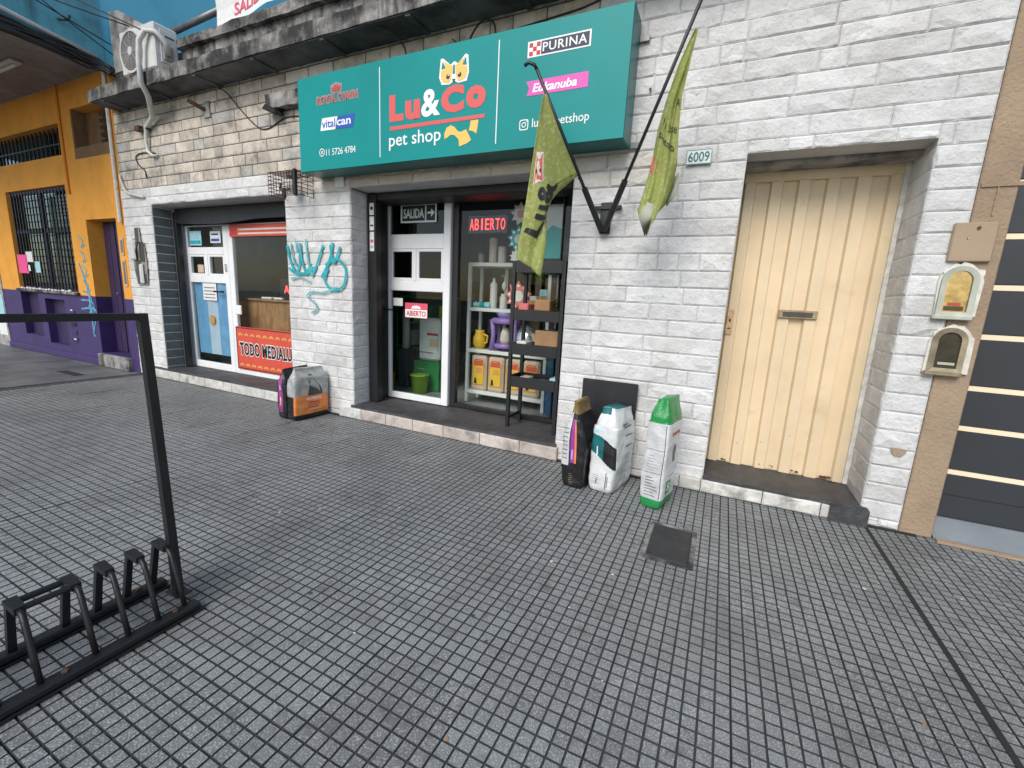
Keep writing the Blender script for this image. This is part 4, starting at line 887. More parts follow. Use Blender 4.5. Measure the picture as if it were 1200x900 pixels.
# caged lamp
LC = thing('caged_lamp', 'wire caged wall lamp at the lower left corner of the teal sign', 'lamp', (-4.1,-.1,2.2))
def wire(p, q, r=.0035): return MB().tube([p,q], r, 5).build('cage_wire', 'rust', LC)
cx0, cx1, cy0, cy1, cz0, cz1 = -4.32, -3.93, -.22, -.01, 2.24, 2.455
for i in range(11): x = cx0+(cx1-cx0)*i/10; wire((x,cy0,cz0),(x,cy0,cz1)); wire((x,cy0,cz1),(x,cy1,cz1))
for i in range(7): z = cz0+(cz1-cz0)*i/6; wire((cx0,cy0,z),(cx1,cy0,z)); wire((cx0,cy0,z),(cx0,cy1,z)); wire((cx1,cy0,z),(cx1,cy1,z))
for i in range(4): y = cy0+(cy1-cy0)*i/3; wire((cx0,y,cz1),(cx1,y,cz1)); wire((cx1,y,cz0),(cx1,y,cz1))
MB().bar((cx1+.01,-.23,2.215),(cx1+.01,-.23,2.46),.028,.028).build('cage_post', 'black_paint', LC); MB().bar((-4.10,-.215,2.20),(-4.10,-.215,2.30),.025,.025).build('cage_post', 'black_paint', LC)
MB().lathe([(.03,0),(.06,.03),(.065,.08),(.03,.12)], (-4.12,-.12,2.28), 14).build('bulb', 'paper', LC, True); MB().tube([(-4.12,-.12,2.40),(-4.12,-.12,2.44)], .03, 10).build('lamp_holder', 'black_paint', LC)
MB().tube([(-4.20,-.17,2.36),(-4.19,-.19,2.30),(-4.12,-.20,2.27),(-4.05,-.19,2.30)], .009, 6).build('lamp_arm', 'black_paint', LC, True)
# broken meter recess on the left pier
EM = thing('meter_recess', 'broken electricity meter recess in the white pier beside the bakery', 'meter box', (-7.2,0,1.26))
MB().plate([(-7.44,1.86),(-7.32,1.90),(-7.30,2.03),(-7.22,2.03),(-7.20,1.85),(-7.13,1.80),(-7.10,1.55),(-7.13,1.28),(-7.38,1.27),(-7.42,1.50)], -.028, -.018).build('patched_plaster', 'grey_plaster', EM)
for q, m in (((-7.315,-7.235,1.86,2.02),'meter_dark'),((-7.24,-7.13,1.58,1.84),'meter_dark'),((-7.36,-7.26,1.29,1.60),'meter_dark'),((-7.17,-7.13,1.29,1.42),'meter_dark')): bx('hole', q[0], q[1], -.034, -.029, q[2], q[3], m, EM, .002)
bx('meter_case', -7.42, -7.29, -.07, -.029, 1.60, 1.86, 'pvc', EM, .02); bx('meter_case', -7.25, -7.17, -.06, -.029, 1.29, 1.55, 'pvc', EM, .015)
MB().tube([(-7.22,-.05,1.85),(-7.27,-.06,1.72),(-7.25,-.06,1.60)], .012, 6).build('cable_loop', 'cable', EM, True)
# graffiti on the pillar
GF = thing('graffiti', 'turquoise spray paint tag on the white pillar', 'graffiti', (-3.95,-.02,1.5))
gy = -.0235
for i, pts in enumerate(([(-4.34,1.78),(-4.30,1.62),(-4.22,1.50),(-4.16,1.58),(-4.14,1.76)], [(-4.14,1.80),(-4.12,1.62),(-4.06,1.50),(-4.0,1.60)], [(-4.05,1.84),(-4.03,1.62),(-3.98,1.48)], [(-4.33,1.54),(-4.2,1.49),(-4.02,1.50),(-3.95,1.56)],
     [(-3.98,1.46),(-3.88,1.62),(-3.80,1.78)], [(-3.84,1.45),(-3.72,1.62),(-3.66,1.80)], [(-3.70,1.78),(-3.66,1.60),(-3.56,1.76)], [(-3.78,1.58),(-3.62,1.64),(-3.50,1.55),(-3.53,1.38),(-3.68,1.33),(-3.79,1.42),(-3.74,1.55)],
     [(-4.30,1.43),(-4.15,1.45),(-4.0,1.40)], [(-3.62,1.36),(-3.80,1.30),(-3.98,1.30),(-4.06,1.25),(-3.95,1.19),(-3.92,1.12),(-4.0,1.08)], [(-4.27,1.80),(-4.25,1.66),(-4.20,1.56)], [(-4.20,1.84),(-4.18,1.70)])):
    stroke('spray_stroke', pts, (.030 if i < 8 else .020), gy-.0005*i, 'graffiti_teal' if i not in (2,8,9) else 'graffiti_pale', GF)
# holes in the wall right of the sign
for (x, z) in ((-.655,2.78),(-.50,2.815)): tag(MB().plate([(x+.009*math.cos(a), z+.009*math.sin(a)) for a in [i*.785 for i in range(8)]], -.028, -.018).build('anchor_hole', 'ink_black'), 'small black anchor hole in white brick, %s of the two beside the sign' % ('left' if x < -.6 else 'right'), 'anchor hole')
# banner and pole above the parapet
BN = thing('roof_banner', 'white cloth banner with red letters above the parapet', 'banner', (-4.6,.15,4.0))
b = MB(); nx = 24
bf = lambda u, v: (-5.42+1.9*u, .06+.03*math.sin(u*9)+.02*math.sin(v*5), 4.07+.09*(1-abs(2*u-.9))*(1-v)*.8+.62*v+(.0 if u > .15 else -.05*(1-u/.15)*(1-v)))
for i in range(nx):
    for j in range(6): b.add([bf(i/nx,j/6), bf((i+1)/nx,j/6), bf((i+1)/nx,(j+1)/6), bf(i/nx,(j+1)/6)], [(0,1,2,3)])
b.build('cloth', 'paper', BN, True)
on = lambda u, q: Vector(bf(u, q))+Vector((0,-.006,0))
txt('lettering', 'SALIDA A 2 CALLES', .14, .97, .12, .33, 0, 'sticker_pink', BN, .02, fn=on)
tag(MB().tube([(-6.42,.12,4.24),(-5.40,.16,4.33)], .035, 10).build('roof_pole', 'grey_metal', None, True), 'grey steel pole slanting from air conditioner to banner', 'pole')
# cable bundle along the balcony edge
CB = thing('cable_bundle', 'thick bundle of black cables along the turquoise balcony edge', 'cables', (-7.6,-1,4.05))
for k in range(15):
    a, b_, c = random.uniform(-.05,.05), random.uniform(-.05,.07), random.uniform(0,.06)
    MB().tube([(-7.62+.02*math.sin(k*3+i), -2.1+.21*i, 4.10+a+.05*math.sin(i*.9+k)*(.5)+b_*(i/10)-.01*i) for i in range(10)]+[(-7.60,-.03,4.0+a),(-7.45,-.05+c,3.93+a)], random.choice((.012,.016,.022)), 6).build('cable', 'cable', CB, True)
MB().tube([(-7.60,-1.75,4.30),(-7.59,-1.2,4.24),(-7.60,-.7,4.17),(-7.60,-.1,4.09)], .026, 8).build('white_tube', 'pvc', CB, True)
for k, (p, q) in enumerate((((-7.55,-1.2,4.75),(-6.05,-.30,3.98)),((-7.62,-2.0,4.85),(-7.46,.0,4.25)),((-7.62,-1.3,4.9),(-7.45,.05,4.12)),((-7.6,-1.6,4.5),(-6.4,-.29,4.11)))):
    m = [(p[i]+q[i])/2-(.05 if i == 2 else 0) for i in range(3)]
    cable(('thin overhead cable crossing in front of the air conditioner casing','thin overhead cable on turquoise wall, upper of the two ending at the corner','thin overhead cable on turquoise wall, lower of the two ending at the corner','thin overhead cable ending at the top of the fan grille')[k], [p, tuple(m), q], .007)
t = thing('wall_hook', 'small black hook on the turquoise balcony side', 'hook', (-7.65,-.5,4.4)); MB().tube([(-7.65,-.42,4.36),(-7.58,-.42,4.34),(-7.56,-.36,4.36),(-7.56,-.34,4.42)], .012, 6).build('hook', 'cable', t, True)

# ================================================================== pavement things
ML = thing('manhole_cover', 'dark square metal access cover set in the paving', 'cover', (-.12,-.91,0))
b = MB(); [b.box(*q,0,.002) for q in ((-.255,.012,-1.135,-1.112,-.004,.006),(-.255,.012,-.722,-.698,-.004,.006),(-.255,-.232,-1.112,-.722,-.004,.006),(-.012,.012,-1.112,-.722,-.004,.006))]; b.build('frame', 'grime_concrete', ML)
bx('lid', -.229, -.015, -1.109, -.725, -.004, .0075, 'lid_metal', ML, .003); bx('lift_notch', -.222, -.20, -1.09, -1.06, .0076, .0082, 'ink_black', ML, 0)
BB = tag(bx('black_board', -.955, -.525, -.048, -.026, .012, .742, 'black_board', None, .004), 'black rectangular board leaning on the wall behind the bags', 'board')
# bike rack
BK = thing('bike_rack', 'black steel bicycle rack on the pavement in the foreground', 'bike rack', (-1.96,-3.0,0))
for x, ye in ((-1.825,-2.475),(-2.095,-2.46)):
    n = 'rail'; MB().box(x-.032,x+.032,-3.75,ye,.004,.012,0,.001).build('rail_flange', 'rack_black', BK); bx(n, x-.026, x+.026, -3.75, ye-.004, .012, .040, 'rack_black', BK, .006)
bx('end_bar', -2.06, -1.86, -3.75, -3.70, .006, .04, 'rack_black', BK, .004)
HY = [-2.512,-2.604,-2.700,-2.795,-2.935,-3.03,-3.13,-3.27,-3.37,-3.5]
for y in HY:
    hb = MB().tube([(-1.832,y-.012,.035),(-1.866,y-.009,.13),(-1.905,y-.005,.228),(-1.925,y-.002,.248),(-1.955,y,.256)], [.0095]*5, 8); hb.build('hoop_tube', 'rack_black', BK, True)
    MB().add([(-2.085,y-.012,.035),(-2.085,y+.012,.035),(-2.01,y+.008,.262),(-2.01,y-.012,.262),(-2.105,y-.012,.035),(-2.105,y+.012,.035),(-2.03,y+.008,.266),(-2.03,y-.012,.266)], [(0,1,2,3),(7,6,5,4),(0,3,7,4),(1,5,6,2),(3,2,6,7),(0,4,5,1)]).build('hoop_plate', 'rack_black', BK)
    MB().add([(-2.03,y-.016,.250),(-2.03,y+.020,.250),(-1.945,y+.014,.240),(-1.945,y-.014,.240),(-2.03,y-.016,.268),(-2.03,y+.020,.268),(-1.945,y+.014,.266),(-1.945,y-.014,.266)], [(3,2,1,0),(4,5,6,7),(0,1,5,4),(1,2,6,5),(2,3,7,6),(3,0,4,7)]).build('hoop_crown', 'rack_black', BK)
for a, c in ((-2.795,-2.935),(-3.27,-3.37)):
    for x in (-2.015,-1.955): MB().tube([(x,a,.255),(x,c,.255)], .011, 8).build('top_tie', 'rack_black', BK)
MB().bar((-1.94,-2.49,.035),(-1.995,-2.49,1.205),.030,.030,0,(0,1,0)).build('post', 'rack_black', BK); MB().bar((-1.94,-3.72,.035),(-1.995,-3.72,1.205),.030,.030,0,(0,1,0)).build('post', 'rack_black', BK)
MB().bar((-1.995,-2.505,1.192),(-1.995,-3.70,1.192),.026,.026).build('top_bar', 'rack_black', BK)
bx('post_foot', -1.985, -1.895, -2.52, -2.46, .038, .045, 'rack_black', BK, .002)

# ------------------------------------------------------------------ feed bags
def bag(label, cx, cy, w, d, h, rot, lean, zones, marks=(), pinch=.62, fold=0., group='pet food bags standing by the wall', seed=1, mats=None, tip=.008):
    t = thing('pet_food_bag', label, 'bag', (cx,cy,0), group); rr = random.Random(seed)
    ph = [rr.uniform(0,6.3) for _ in range(8)]; ca, sa = math.cos(rot), math.sin(rot)
    def surf(th, v):                                  # th 0..1 around (0 = +X face centre, .25 = +Y, .5 = -X, .75 = -Y), v 0..1 up
        a0, b0 = w/2, d/2
        k = max(0, (v-pinch)/(1-pinch)); k = k*k*(3-2*k)
        a = a0*(1-k)+tip*k; b_ = b0*(1-.10*k)
        e = min(1, v/.06); a *= .86+.14*math.sqrt(e); b_ *= .90+.10*math.sqrt(e)
        a *= 1+.10*math.sin(math.pi*min(1,v/.8))
        ang = 2*math.pi*th; c_, s_ = math.cos(ang), math.sin(ang); n = 8. if v < .8 else 4.
        r = (abs(c_)**n+abs(s_)**n)**(-1/n)
        x, y = a*r*c_, b_*r*s_
        # front gusset pulled in near the top, soft creases
        if abs(s_) > .8: y -= math.copysign(.035*k*(1-abs(x)/max(a,.001)*.6), s_)
        cr = .0024*math.sin(v*13+ph[0]+3*math.sin(ang+ph[1]))+.0012*math.sin(ang*5+v*17+ph[2])+.0010*math.sin(v*41+ang*3+ph[3])
        x += cr*c_*1.3; y += cr*s_
        z = .004+v*h + .012*math.sin(ang+ph[4])*k
        x += lean[0]*v*v; y += lean[1]*v*v
        if fold and v > .9: x += fold*(v-.9)*10*.05; z -= (v-.9)*h*.5
        return Vector((cx+ca*x-sa*y, cy+sa*x+ca*y, z))
    NU, NV = 128, 110; b = MB()
    b.v = [tuple(surf(i/NU, j/NV)) for j in range(NV+1) for i in range(NU)]
    for j in range(NV):
        for i in range(NU):
            b.f.append((j*NU+i, j*NU+(i+1)%NU, (j+1)*NU+(i+1)%NU, (j+1)*NU+i)); b.m.append(zones((i+.5)/NU, (j+.5)/NV))
    b.f.append(tuple(range(NU-1,-1,-1))); b.m.append(zones(.75,.0)); b.f.append(tuple(NV*NU+i for i in range(NU))); b.m.append(zones(.75,.99))
    o = b.build('sack', mats, t, True)
    def on(th, v, off=.0025):
        e = .004; p = surf(th, v); n = (surf(th+e,v)-surf(th-e,v)).cross(surf(th,min(1,v+e))-surf(th,max(0,v-e))); return p+n.normalized()*off
    for m in marks: m(t, on)
    return t
def wtxt(s, th0, th1, v0, v1, mat, bold=.02, vert=False, name='lettering'):
    if vert: return lambda t, on: txt(name, s, 0, 1, 0, 1, 0, mat, t, bold, fn=lambda u, q: on(th0+(th1-th0)*(1-q), v0+(v1-v0)*u))
    return lambda t, on: txt(name, s, 0, 1, 0, 1, 0, mat, t, bold, fn=lambda u, q: on(th0+(th1-th0)*u, v0+(v1-v0)*q))
def patch(name, th0, th1, v0, v1, mat, n=8):
    def f(t, on):
        b = MB()
        for i in range(n):
            for j in range(n): b.add([on(th0+(th1-th0)*(i+a)/n, v0+(v1-v0)*(j+c)/n, .0018) for a, c in ((0,0),(1,0),(1,1),(0,1))], [(0,1,2,3)])
        b.build(name, mat, t)
    return f
def poly_patch(name, pts, mat, off=.0022):
    def f(t, on): b = MB(); b.add([on(u, v, off) for u, v in pts], [tuple(range(len(pts)))]); b.build(name, mat, t)
    return f
# face windows: -Y face is th .625-.875, +X face is th -.125-.125 (i.e. .875-1.125)
fr_y = lambda th: .64 < th < .86
def z1(th, v):
    if v > .86: return 2
    if v < .20: return 0
    if .62 < th < .70 and v > .26: return 3
    if .715 < th < .775 and .30 < v < .80: return 1
    if .775 < th < .80 and .30 < v < .80: return 4
    return 0
bag('black feed bag with purple stripe and gold top, leftmost of the three by the board', -.845, -.31, .17, .36, .63, R(-4), (-.02,-.02), z1, [patch('pale_print', .735,.755,.34,.46,'lilac',5), patch('gold_print', .93,1.07,.45,.52,'bag_gold')]+[patch('small_print', .715,.715+random.uniform(.03,.055),.04+.025*q,.047+.025*q,'bag_gold',4) for q in range(6)]+[patch('small_print', .635,.685,.34+.05*q,.35+.05*q,'grey_metal',4) for q in range(8)], .55, 0, seed=3, mats=['bag_black','bag_purple','bag_gold','bag_silver','bag_orange'])
def z2(th, v):
    if th < .12 or th > .88:
        tt = th if th > .5 else th+1
        return 0
    if .62 < th < .88:
        s = (th-.62)/.26; lo = .50-.20*s; hi = .70-.14*s*s
        if lo < v < hi: return 1 if s < .52 else 2
    if v > .93 and .55 < th < .80: return 1
    return 0
bag('white feed bag with dark teal diagonal band, middle of the three by the board', -.625, -.275, .185, .37, .60, R(-10), (.0,.015), z2,
    [patch('pale_print', .682,.694,.44,.56,'ink_white',5), patch('dark_print', .81,.818,.06,.26,'meter_dark',5), patch('dark_print', .825,.832,.08,.22,'grey_metal',5), patch('dark_print', .70,.712,.10,.17,'meter_dark',5), patch('green_print', .93,1.0,.80,.83,'bag_teal'), patch('grey_print', .95,1.06,.77,.785,'ink_navy'), patch('grey_print', .99,1.07,.66,.672,'ink_navy'), patch('grey_print', .98,1.07,.53,.55,'grey_metal'), patch('grey_print', .98,1.06,.44,.446,'grey_metal'), patch('grey_print', .98,1.06,.41,.416,'grey_metal'), patch('grey_print', .98,1.05,.38,.386,'grey_metal')]+[patch('small_print', .95,.95+random.uniform(.06,.13),.12+.026*q,.126+.026*q,'ac_grille',5) for q in range(9)]+[patch('small_print', .66,.66+random.uniform(.05,.10),.10+.026*q,.106+.026*q,'ac_grille',5) for q in range(5)]+[patch('pale_print', .64,.72,.73,.76,'paper_blue',5)], .80, 0, seed=11, tip=.060, mats=['bag_white','bag_teal','bag_black'])
def z3(th, v):
    if v > .79 or v < .09: return 1
    if .64 < th < .86 and v < .79: return 2
    return 0
bag('tall white and green feed bag, rightmost of the three by the board', -.275, -.385, .145, .28, .735, R(-12), (.0,.03), z3,
    [patch('red_print', 0.925,0.947,0.672,0.708,'ink_red',3), patch('red_print', 0.957,0.979,0.676,0.705,'ink_red',3), patch('red_print', 0.989,1.011,0.672,0.702,'ink_red',3), patch('red_print', 1.021,1.043,0.676,0.708,'ink_red',3), patch('red_print', 1.053,1.075,0.672,0.705,'ink_red',3), patch('green_square', .92,1.0,.13,.26,'bag_green'), wtxt('S', .935,.985,.155,.235,'ink_white',.04), patch('grey_print', .99,1.04,.42,.58,'grey_metal'), patch('seam_print', .65,.85,.55,.553,'ink_black'), patch('seam_print', .65,.85,.335,.338,'ink_black'), patch('seam_print', .852,.857,.10,.78,'ink_black'), patch('print_line', .93,1.05,.30,.305,'bag_green')]+[patch('small_print', .67,.67+random.uniform(.08,.16),.12+.028*q,.127+.028*q,'grey_metal',5) for q in range(7)]+[patch('small_print', .68,.68+random.uniform(.06,.14),.36+.026*q,.366+.026*q,'ac_grille',5) for q in range(6)]+[], .83, 0, seed=21, tip=.046, mats=['bag_white','bag_green','bag_silver'])
def z4(th, v): return 1 if (.67 < th < .80 and .14 < v < .86) else 0
bag('black feed bag with violet panel, standing left of the orange bag by the pillar', -3.985, -.27, .13, .36, .515, 0, (0,0), z4, [patch('pale_print', .725,.75,.28,.44,'flag_cream'), patch('pale_print', .70,.76,.58,.68,'lilac')], .72, 0, seed=31, mats=['bag_black','bag_pinkpur'])
def z5(th, v):
    if v < .10: return 0
    if v < .46: return 1 if (th < .17 or th > .84) else 0
    return 2
bag('feed bag with orange label and grey dog photo by the pillar', -3.84, -.245, .13, .41, .525, R(-3), (0,.02), z5,
    [wtxt('OLD PRINCE', .94,1.075,.375,.425,'ink_white',.02), patch('label_print', .965,1.06,.31,.335,'royal_red'), patch('label_print', .95,1.06,.27,.28,'bag_black'), patch('label_print', .955,1.05,.22,.245,'royal_red'), patch('label_print', .97,1.07,.18,.19,'flag_cream'), patch('label_block', .885,.925,.14,.30,'poster_orange'),
     poly_patch('dog_print', [(.955,.465),(.97,.64),(.965,.76),(.955,.82),(.965,.87),(.985,.885),(1.0,.87),(1.01,.80),(1.03,.72),(1.06,.64),(1.08,.55),(1.085,.465)], 'bag_dog'), poly_patch('cat_print', [(.90,.465),(.905,.58),(.925,.63),(.945,.58),(.95,.465)], 'beige_bag')], .80, 0, seed=41, mats=['bag_black','bag_orange','bag_photo'])

# ================================================================== pet shop interior and window
SH = thing('metal_shelf', 'white metal shelf behind the pet shop window', 'shelf', (-2.2,1.0,.142))
qx0, qx1, qy0, qy1 = -2.60, -1.62, .86, 1.16
for x in (qx0, qx1-.035):
    for y in (qy0, qy1-.035): bx('post', x, x+.035, y, y+.035, .145, 1.685, 'shelf_white', SH, .002)
SHZ = [.25,.72,1.18,1.66]
for z in SHZ: bx('shelf_board', qx0+.002, qx1-.002, qy0-.004, qy1, z, z+.04, 'shelf_white', SH, .004)
bx('cross_tie', -2.30, -2.26, 1.165, 1.18, .3, 1.66, 'shelf_white', SH, .002)
def jar(name, label, cat, prof, c, mat, group=None, extra=None):
    t = thing(name, label, cat, c, group); MB().lathe(prof, c, 18).build('body', mat, t, True)
    if extra: extra(t, c)
    return t
def cyl(r, h): return [(r*.96,0),(r,.006),(r,h-.006),(r*.94,h)]
top = SHZ[3]+.0405
jar('candle_jar', 'short grey candle jar at the left end of the top shelf', 'jar', cyl(.035,.10), (-2.50,.96,top), 'ac_grille', 'jars on the top shelf')
jar('candle_jar', 'tall patterned pillar candle on the top shelf', 'candle', cyl(.045,.26), (-2.345,.95,top), 'star_cream', 'jars on the top shelf')
jar('candle_jar', 'plain white candle on the top shelf', 'candle', cyl(.045,.17), (-2.235,.95,top), 'candle', 'jars on the top shelf')
bx('tray', -2.42, -2.18, .88, 1.05, SHZ[3]+.0402, SHZ[3]+.0404, 'cardboard', SH, 0)
g2 = SHZ[2]+.0405
jar('bottle', 'tall white bottle on the second shelf', 'bottle', [(.04,0),(.042,.01),(.042,.26),(.015,.29),(.015,.32),(.02,.325)], (-2.33,.97,g2), 'candle', 'bottles on the second shelf')
jar('bottle', 'small white bottle on the second shelf', 'bottle', [(.04,0),(.042,.01),(.042,.12),(.03,.14),(.03,.16)], (-2.20,.96,g2), 'candle', 'bottles on the second shelf')
t = thing('hanging_toy', 'small pale oval toy hanging on a wire over the second shelf', 'toy', (-2.19,.95,g2+.2)); MB().lathe([(.004,-.05),(.028,-.02),(.03,.02),(.004,.06)], (-2.19,.95,g2+.24), 12).build('body', 'candle', t, True); MB().tube([(-2.19,.95,g2+.30),(-2.21,.96,g2+.36),(-2.25,.97,g2+.34)], .004, 6).build('wire', 'candle', t, True)
t = thing('toy_bundle', 'heap of light blue plastic toys on the second shelf', 'toy', (-2.47,.95,g2))
for k in range(5): MB().lathe([(.012,0),(.035,.02),(.03,.05),(.008,.065)], (-2.53+.04*k,.93+.02*(k%2),g2), 10).build('toy_piece', 'paper_blue' if k != 2 else 'star_teal', t, True)
g3 = SHZ[1]+.0405
t = thing('cat_stand', 'purple patterned pet feeder stand with lilac bowl on the third shelf', 'pet feeder', (-2.15,.98,g3))
for (x, y) in ((-2.29,.90),(-2.03,.90),(-2.29,1.06),(-2.03,1.06)): MB().tube([(x,y,g3),(x+.012,y,g3+.18),(x,y,g3+.34)], [.036,.024,.034], 10).build('leg', 'purple_plastic', t, True)
MB().lathe([(.16,.30),(.165,.315),(.165,.345),(.15,.36)], (-2.16,.98,g3), 22).build('top_plate', 'purple_plastic', t, True); MB().lathe([(.085,.361),(.115,.40),(.125,.425),(.115,.427),(.08,.38)], (-2.16,.98,g3), 20).build('bowl', 'lilac', t, True); MB().lathe([(.13,.03),(.135,.05),(.135,.075),(.12,.08)], (-2.16,.98,g3), 20).build('lower_plate', 'purple_plastic', t, True)
MB().lathe([(.05,.081),(.06,.12),(.05,.20),(.03,.26)], (-2.15,.94,g3), 14).build('inner_toy', 'star_cream', t, True)
t = thing('steel_bowl', 'round steel bowl propped upright beside the purple feeder', 'bowl', (-1.93,.95,g3)); o = MB().lathe([(.02,.05),(.10,.045),(.14,.0),(.155,.0),(.15,.008),(.13,.012),(.09,.055),(.02,.062)], (0,0,0), 26).build('bowl', 'steel', t, True); o.matrix_parent_inverse = Matrix.Identity(4); o.matrix_local = Matrix.Translation((0,0,.155)) @ Matrix.Rotation(R(82),4,'X')
t = thing('yellow_jug', 'small yellow jug on the third shelf left of purple feeder', 'jug', (-2.475,.95,g3)); MB().lathe([(.045,0),(.075,.05),(.075,.12),(.05,.18),(.055,.21)], (-2.475,.95,g3), 16).build('body', 'yellow_plastic', t, True); MB().tube([(-2.42,.93,g3+.06),(-2.37,.93,g3+.08),(-2.365,.93,g3+.15),(-2.42,.93,g3+.17)], .012, 8).build('handle', 'yellow_plastic', t, True)
for k in range(2): t = tag(bx('carton', -1.86+.1*k, -1.78+.1*k, .92, 1.08, g3, g3+.22-.06*k, 'paper' if k else 'beige_bag', None, .004), ('tall beige carton at the right end of the third shelf','short white carton at the right end of the third shelf')[k], 'carton')
g4 = SHZ[0]+.0405
for k in range(4):
    x = -2.535+.215*k; t = thing('litter_pack', ('beige litter pack with yellow label, first from the left on the bottom shelf','beige litter pack with yellow label, second from the left on the bottom shelf','beige litter pack with yellow label, third from the left on the bottom shelf','beige litter pack with yellow label, last behind the black rack')[k], 'litter pack', (x+.095,.95,g4), 'litter packs on the bottom shelf')
    MB().box(x,x+.195,.875,1.02,g4,g4+.40,0,.022).build('pack', 'beige_bag', t)
    lb = MB().plate([(x+.035,g4+.07),(x+.16,g4+.07),(x+.165,g4+.09),(x+.165,g4+.31),(x+.14,g4+.345),(x+.06,g4+.345),(x+.03,g4+.31),(x+.03,g4+.09)], .8715,.8735).build('label_field', 'yellow_plastic', t)
    pts = [(x+.028,g4+.063),(x+.167,g4+.063),(x+.173,g4+.31),(x+.145,g4+.355),(x+.055,g4+.355),(x+.022,g4+.31)]; MB().plate(pts, .8736,.8745).build('label_rim', 'ink_red', t)
    MB().plate([(x+.035,g4+.285),(x+.16,g4+.285),(x+.15,g4+.34),(x+.05,g4+.34)], .8700,.8712).build('label_band', 'poster_red', t); MB().plate([(x+.045,g4+.08),(x+.085,g4+.08),(x+.075,g4+.14),(x+.055,g4+.15)], .8700,.8712).build('label_cat', 'ink_black', t)
    MB().plate([(x+.07,g4+.2),(x+.15,g4+.2),(x+.15,g4+.26),(x+.07,g4+.26)], .8700,.8712).build('label_print', 'poster_orange', t)
# neon sign
NS = thing('neon_sign', 'red neon open sign hanging behind the pet shop window', 'sign', (-2.25,.62,1.98)); bx('backing', -2.47, -2.03, .625, .632, 1.965, 2.13, 'dark_glass', NS, 0)
for i, ch in enumerate('ABIERTO'): txt('lettering', ch, -2.445+.0587*i+(.014 if ch == 'I' else 0), -2.445+.0587*i+(.030 if ch == 'I' else .045), 1.995, 2.10, .615, 'neon', NS, -.004)
# paper stars on the glass
def star(label, x, z, r, mat, dots=True, hub='candle', n=9, y=.60):
    t = thing('paper_star', label, 'decoration', (x,y,z), 'paper star decorations in the window')
    MB().plate([(x+(r if i%2 == 0 else r*.66)*math.cos(i*math.pi/n+.2), z+(r if i%2 == 0 else r*.66)*math.sin(i*math.pi/n+.2)) for i in range(2*n)], y, y+.006).build('star', mat, t)
    if dots:
        for i in range(n):
            a = i*2*math.pi/n+.2; MB().plate([(x+r*.66*math.cos(a)+.013*math.cos(q), z+r*.66*math.sin(a)+.013*math.sin(q)) for q in [k*.9 for k in range(7)]], y-.002, y-.0005).build('dot', 'ink_white', t)
    MB().plate([(x+r*.36*math.cos(q), z+r*.36*math.sin(q)) for q in [k*.5236 for k in range(12)]], y-.002, y-.0005).build('hub', hub, t)
star('pink spotted paper star in the pet shop window', -1.86, 1.36, .15, 'star_pink')
star('teal spotted paper star in the pet shop window', -1.885, 1.90, .125, 'star_teal', hub='star_cream')
star('cream paper star, upper left of the teal one', -1.87, 2.13, .11, 'star_cream', False, 'star_pink', y=.592)
star('small white lace star under the teal one', -1.90, 1.735, .07, 'candle', False, y=.588)
t = thing('sky_reflection', 'teal and white painted sky reflection high in the right window pane', 'poster', (-1.5,.60,1.75)); bx('pale_reflection', -1.70, -1.44, .60, .604, 1.72, 2.2, 'candle', t, 0); MB().plate([(-1.70,1.72),(-1.44,1.72),(-1.44,1.98),(-1.55,2.02),(-1.70,1.86)], .597, .5995).build('teal_reflection', 'star_teal', t)  # added panel, its colours paint the sky reflected in the pane
# things deeper in the shop
t = thing('blue_drawers', 'blue plastic drawer tower behind the black rack', 'drawers', (-1.35,1.0,.142))
bx('cabinet', -1.60, -1.05, .85, 1.25, .145, 1.05, 'blue_plastic', t, .01)
for k in range(3): d = bx('drawer', -1.575, -1.335, .838, .849, .18+.29*k, .44+.29*k, 'blue_plastic', t, .006); d = bx('drawer', -1.325, -1.08, .838, .849, .18+.29*k, .44+.29*k, 'blue_plastic', t, .006)
t = thing('green_rack', 'green display rack inside the pet shop door', 'rack', (-3.6,1.5,.142))
for x in (-3.98,-3.22): bx('post', x, x+.03, 1.3, 1.33, .145, 1.35, 'shelf_green', t, .003)
for z in (.3,.62,.95,1.28): bx('tier', -3.95, -3.22, 1.3, 1.7, z, z+.03, 'shelf_green', t, .003)
bx('back_board', -3.95, -3.22, 1.7, 1.72, .2, 1.34, 'shelf_green', t, .003)
for k in range(7): bx('stock', -3.93+.1*k, -3.85+.1*k, 1.36, 1.6, .651 if k%2 else .981, .86 if k%2 else 1.2, ('shelf_green','candle','lime','shelf_green')[k%4], t, .01)
t = thing('printed_sack', 'pale printed sack standing inside the shop door', 'sack', (-3.3,1.1,.5)); bx('sack', -3.44, -3.12, 1.08, 1.26, .52, 1.05, 'bag_white', t, .03); bx('print', -3.30, -3.14, 1.076, 1.0795, .84, .87, 'royal_red', t, 0); bx('print', -3.42, -3.20, 1.076, 1.0795, .62, .63, 'grey_metal', t, 0); bx('print', -3.26, -3.14, 1.076, 1.0795, .70, .80, 'beige_bag', t, 0)
t = thing('green_stand', 'green low stand under the pale sack inside the door', 'stand', (-3.3,1.1,.14)); bx('stand', -3.48, -3.10, 1.05, 1.28, .145, .515, 'shelf_green', t, .01)
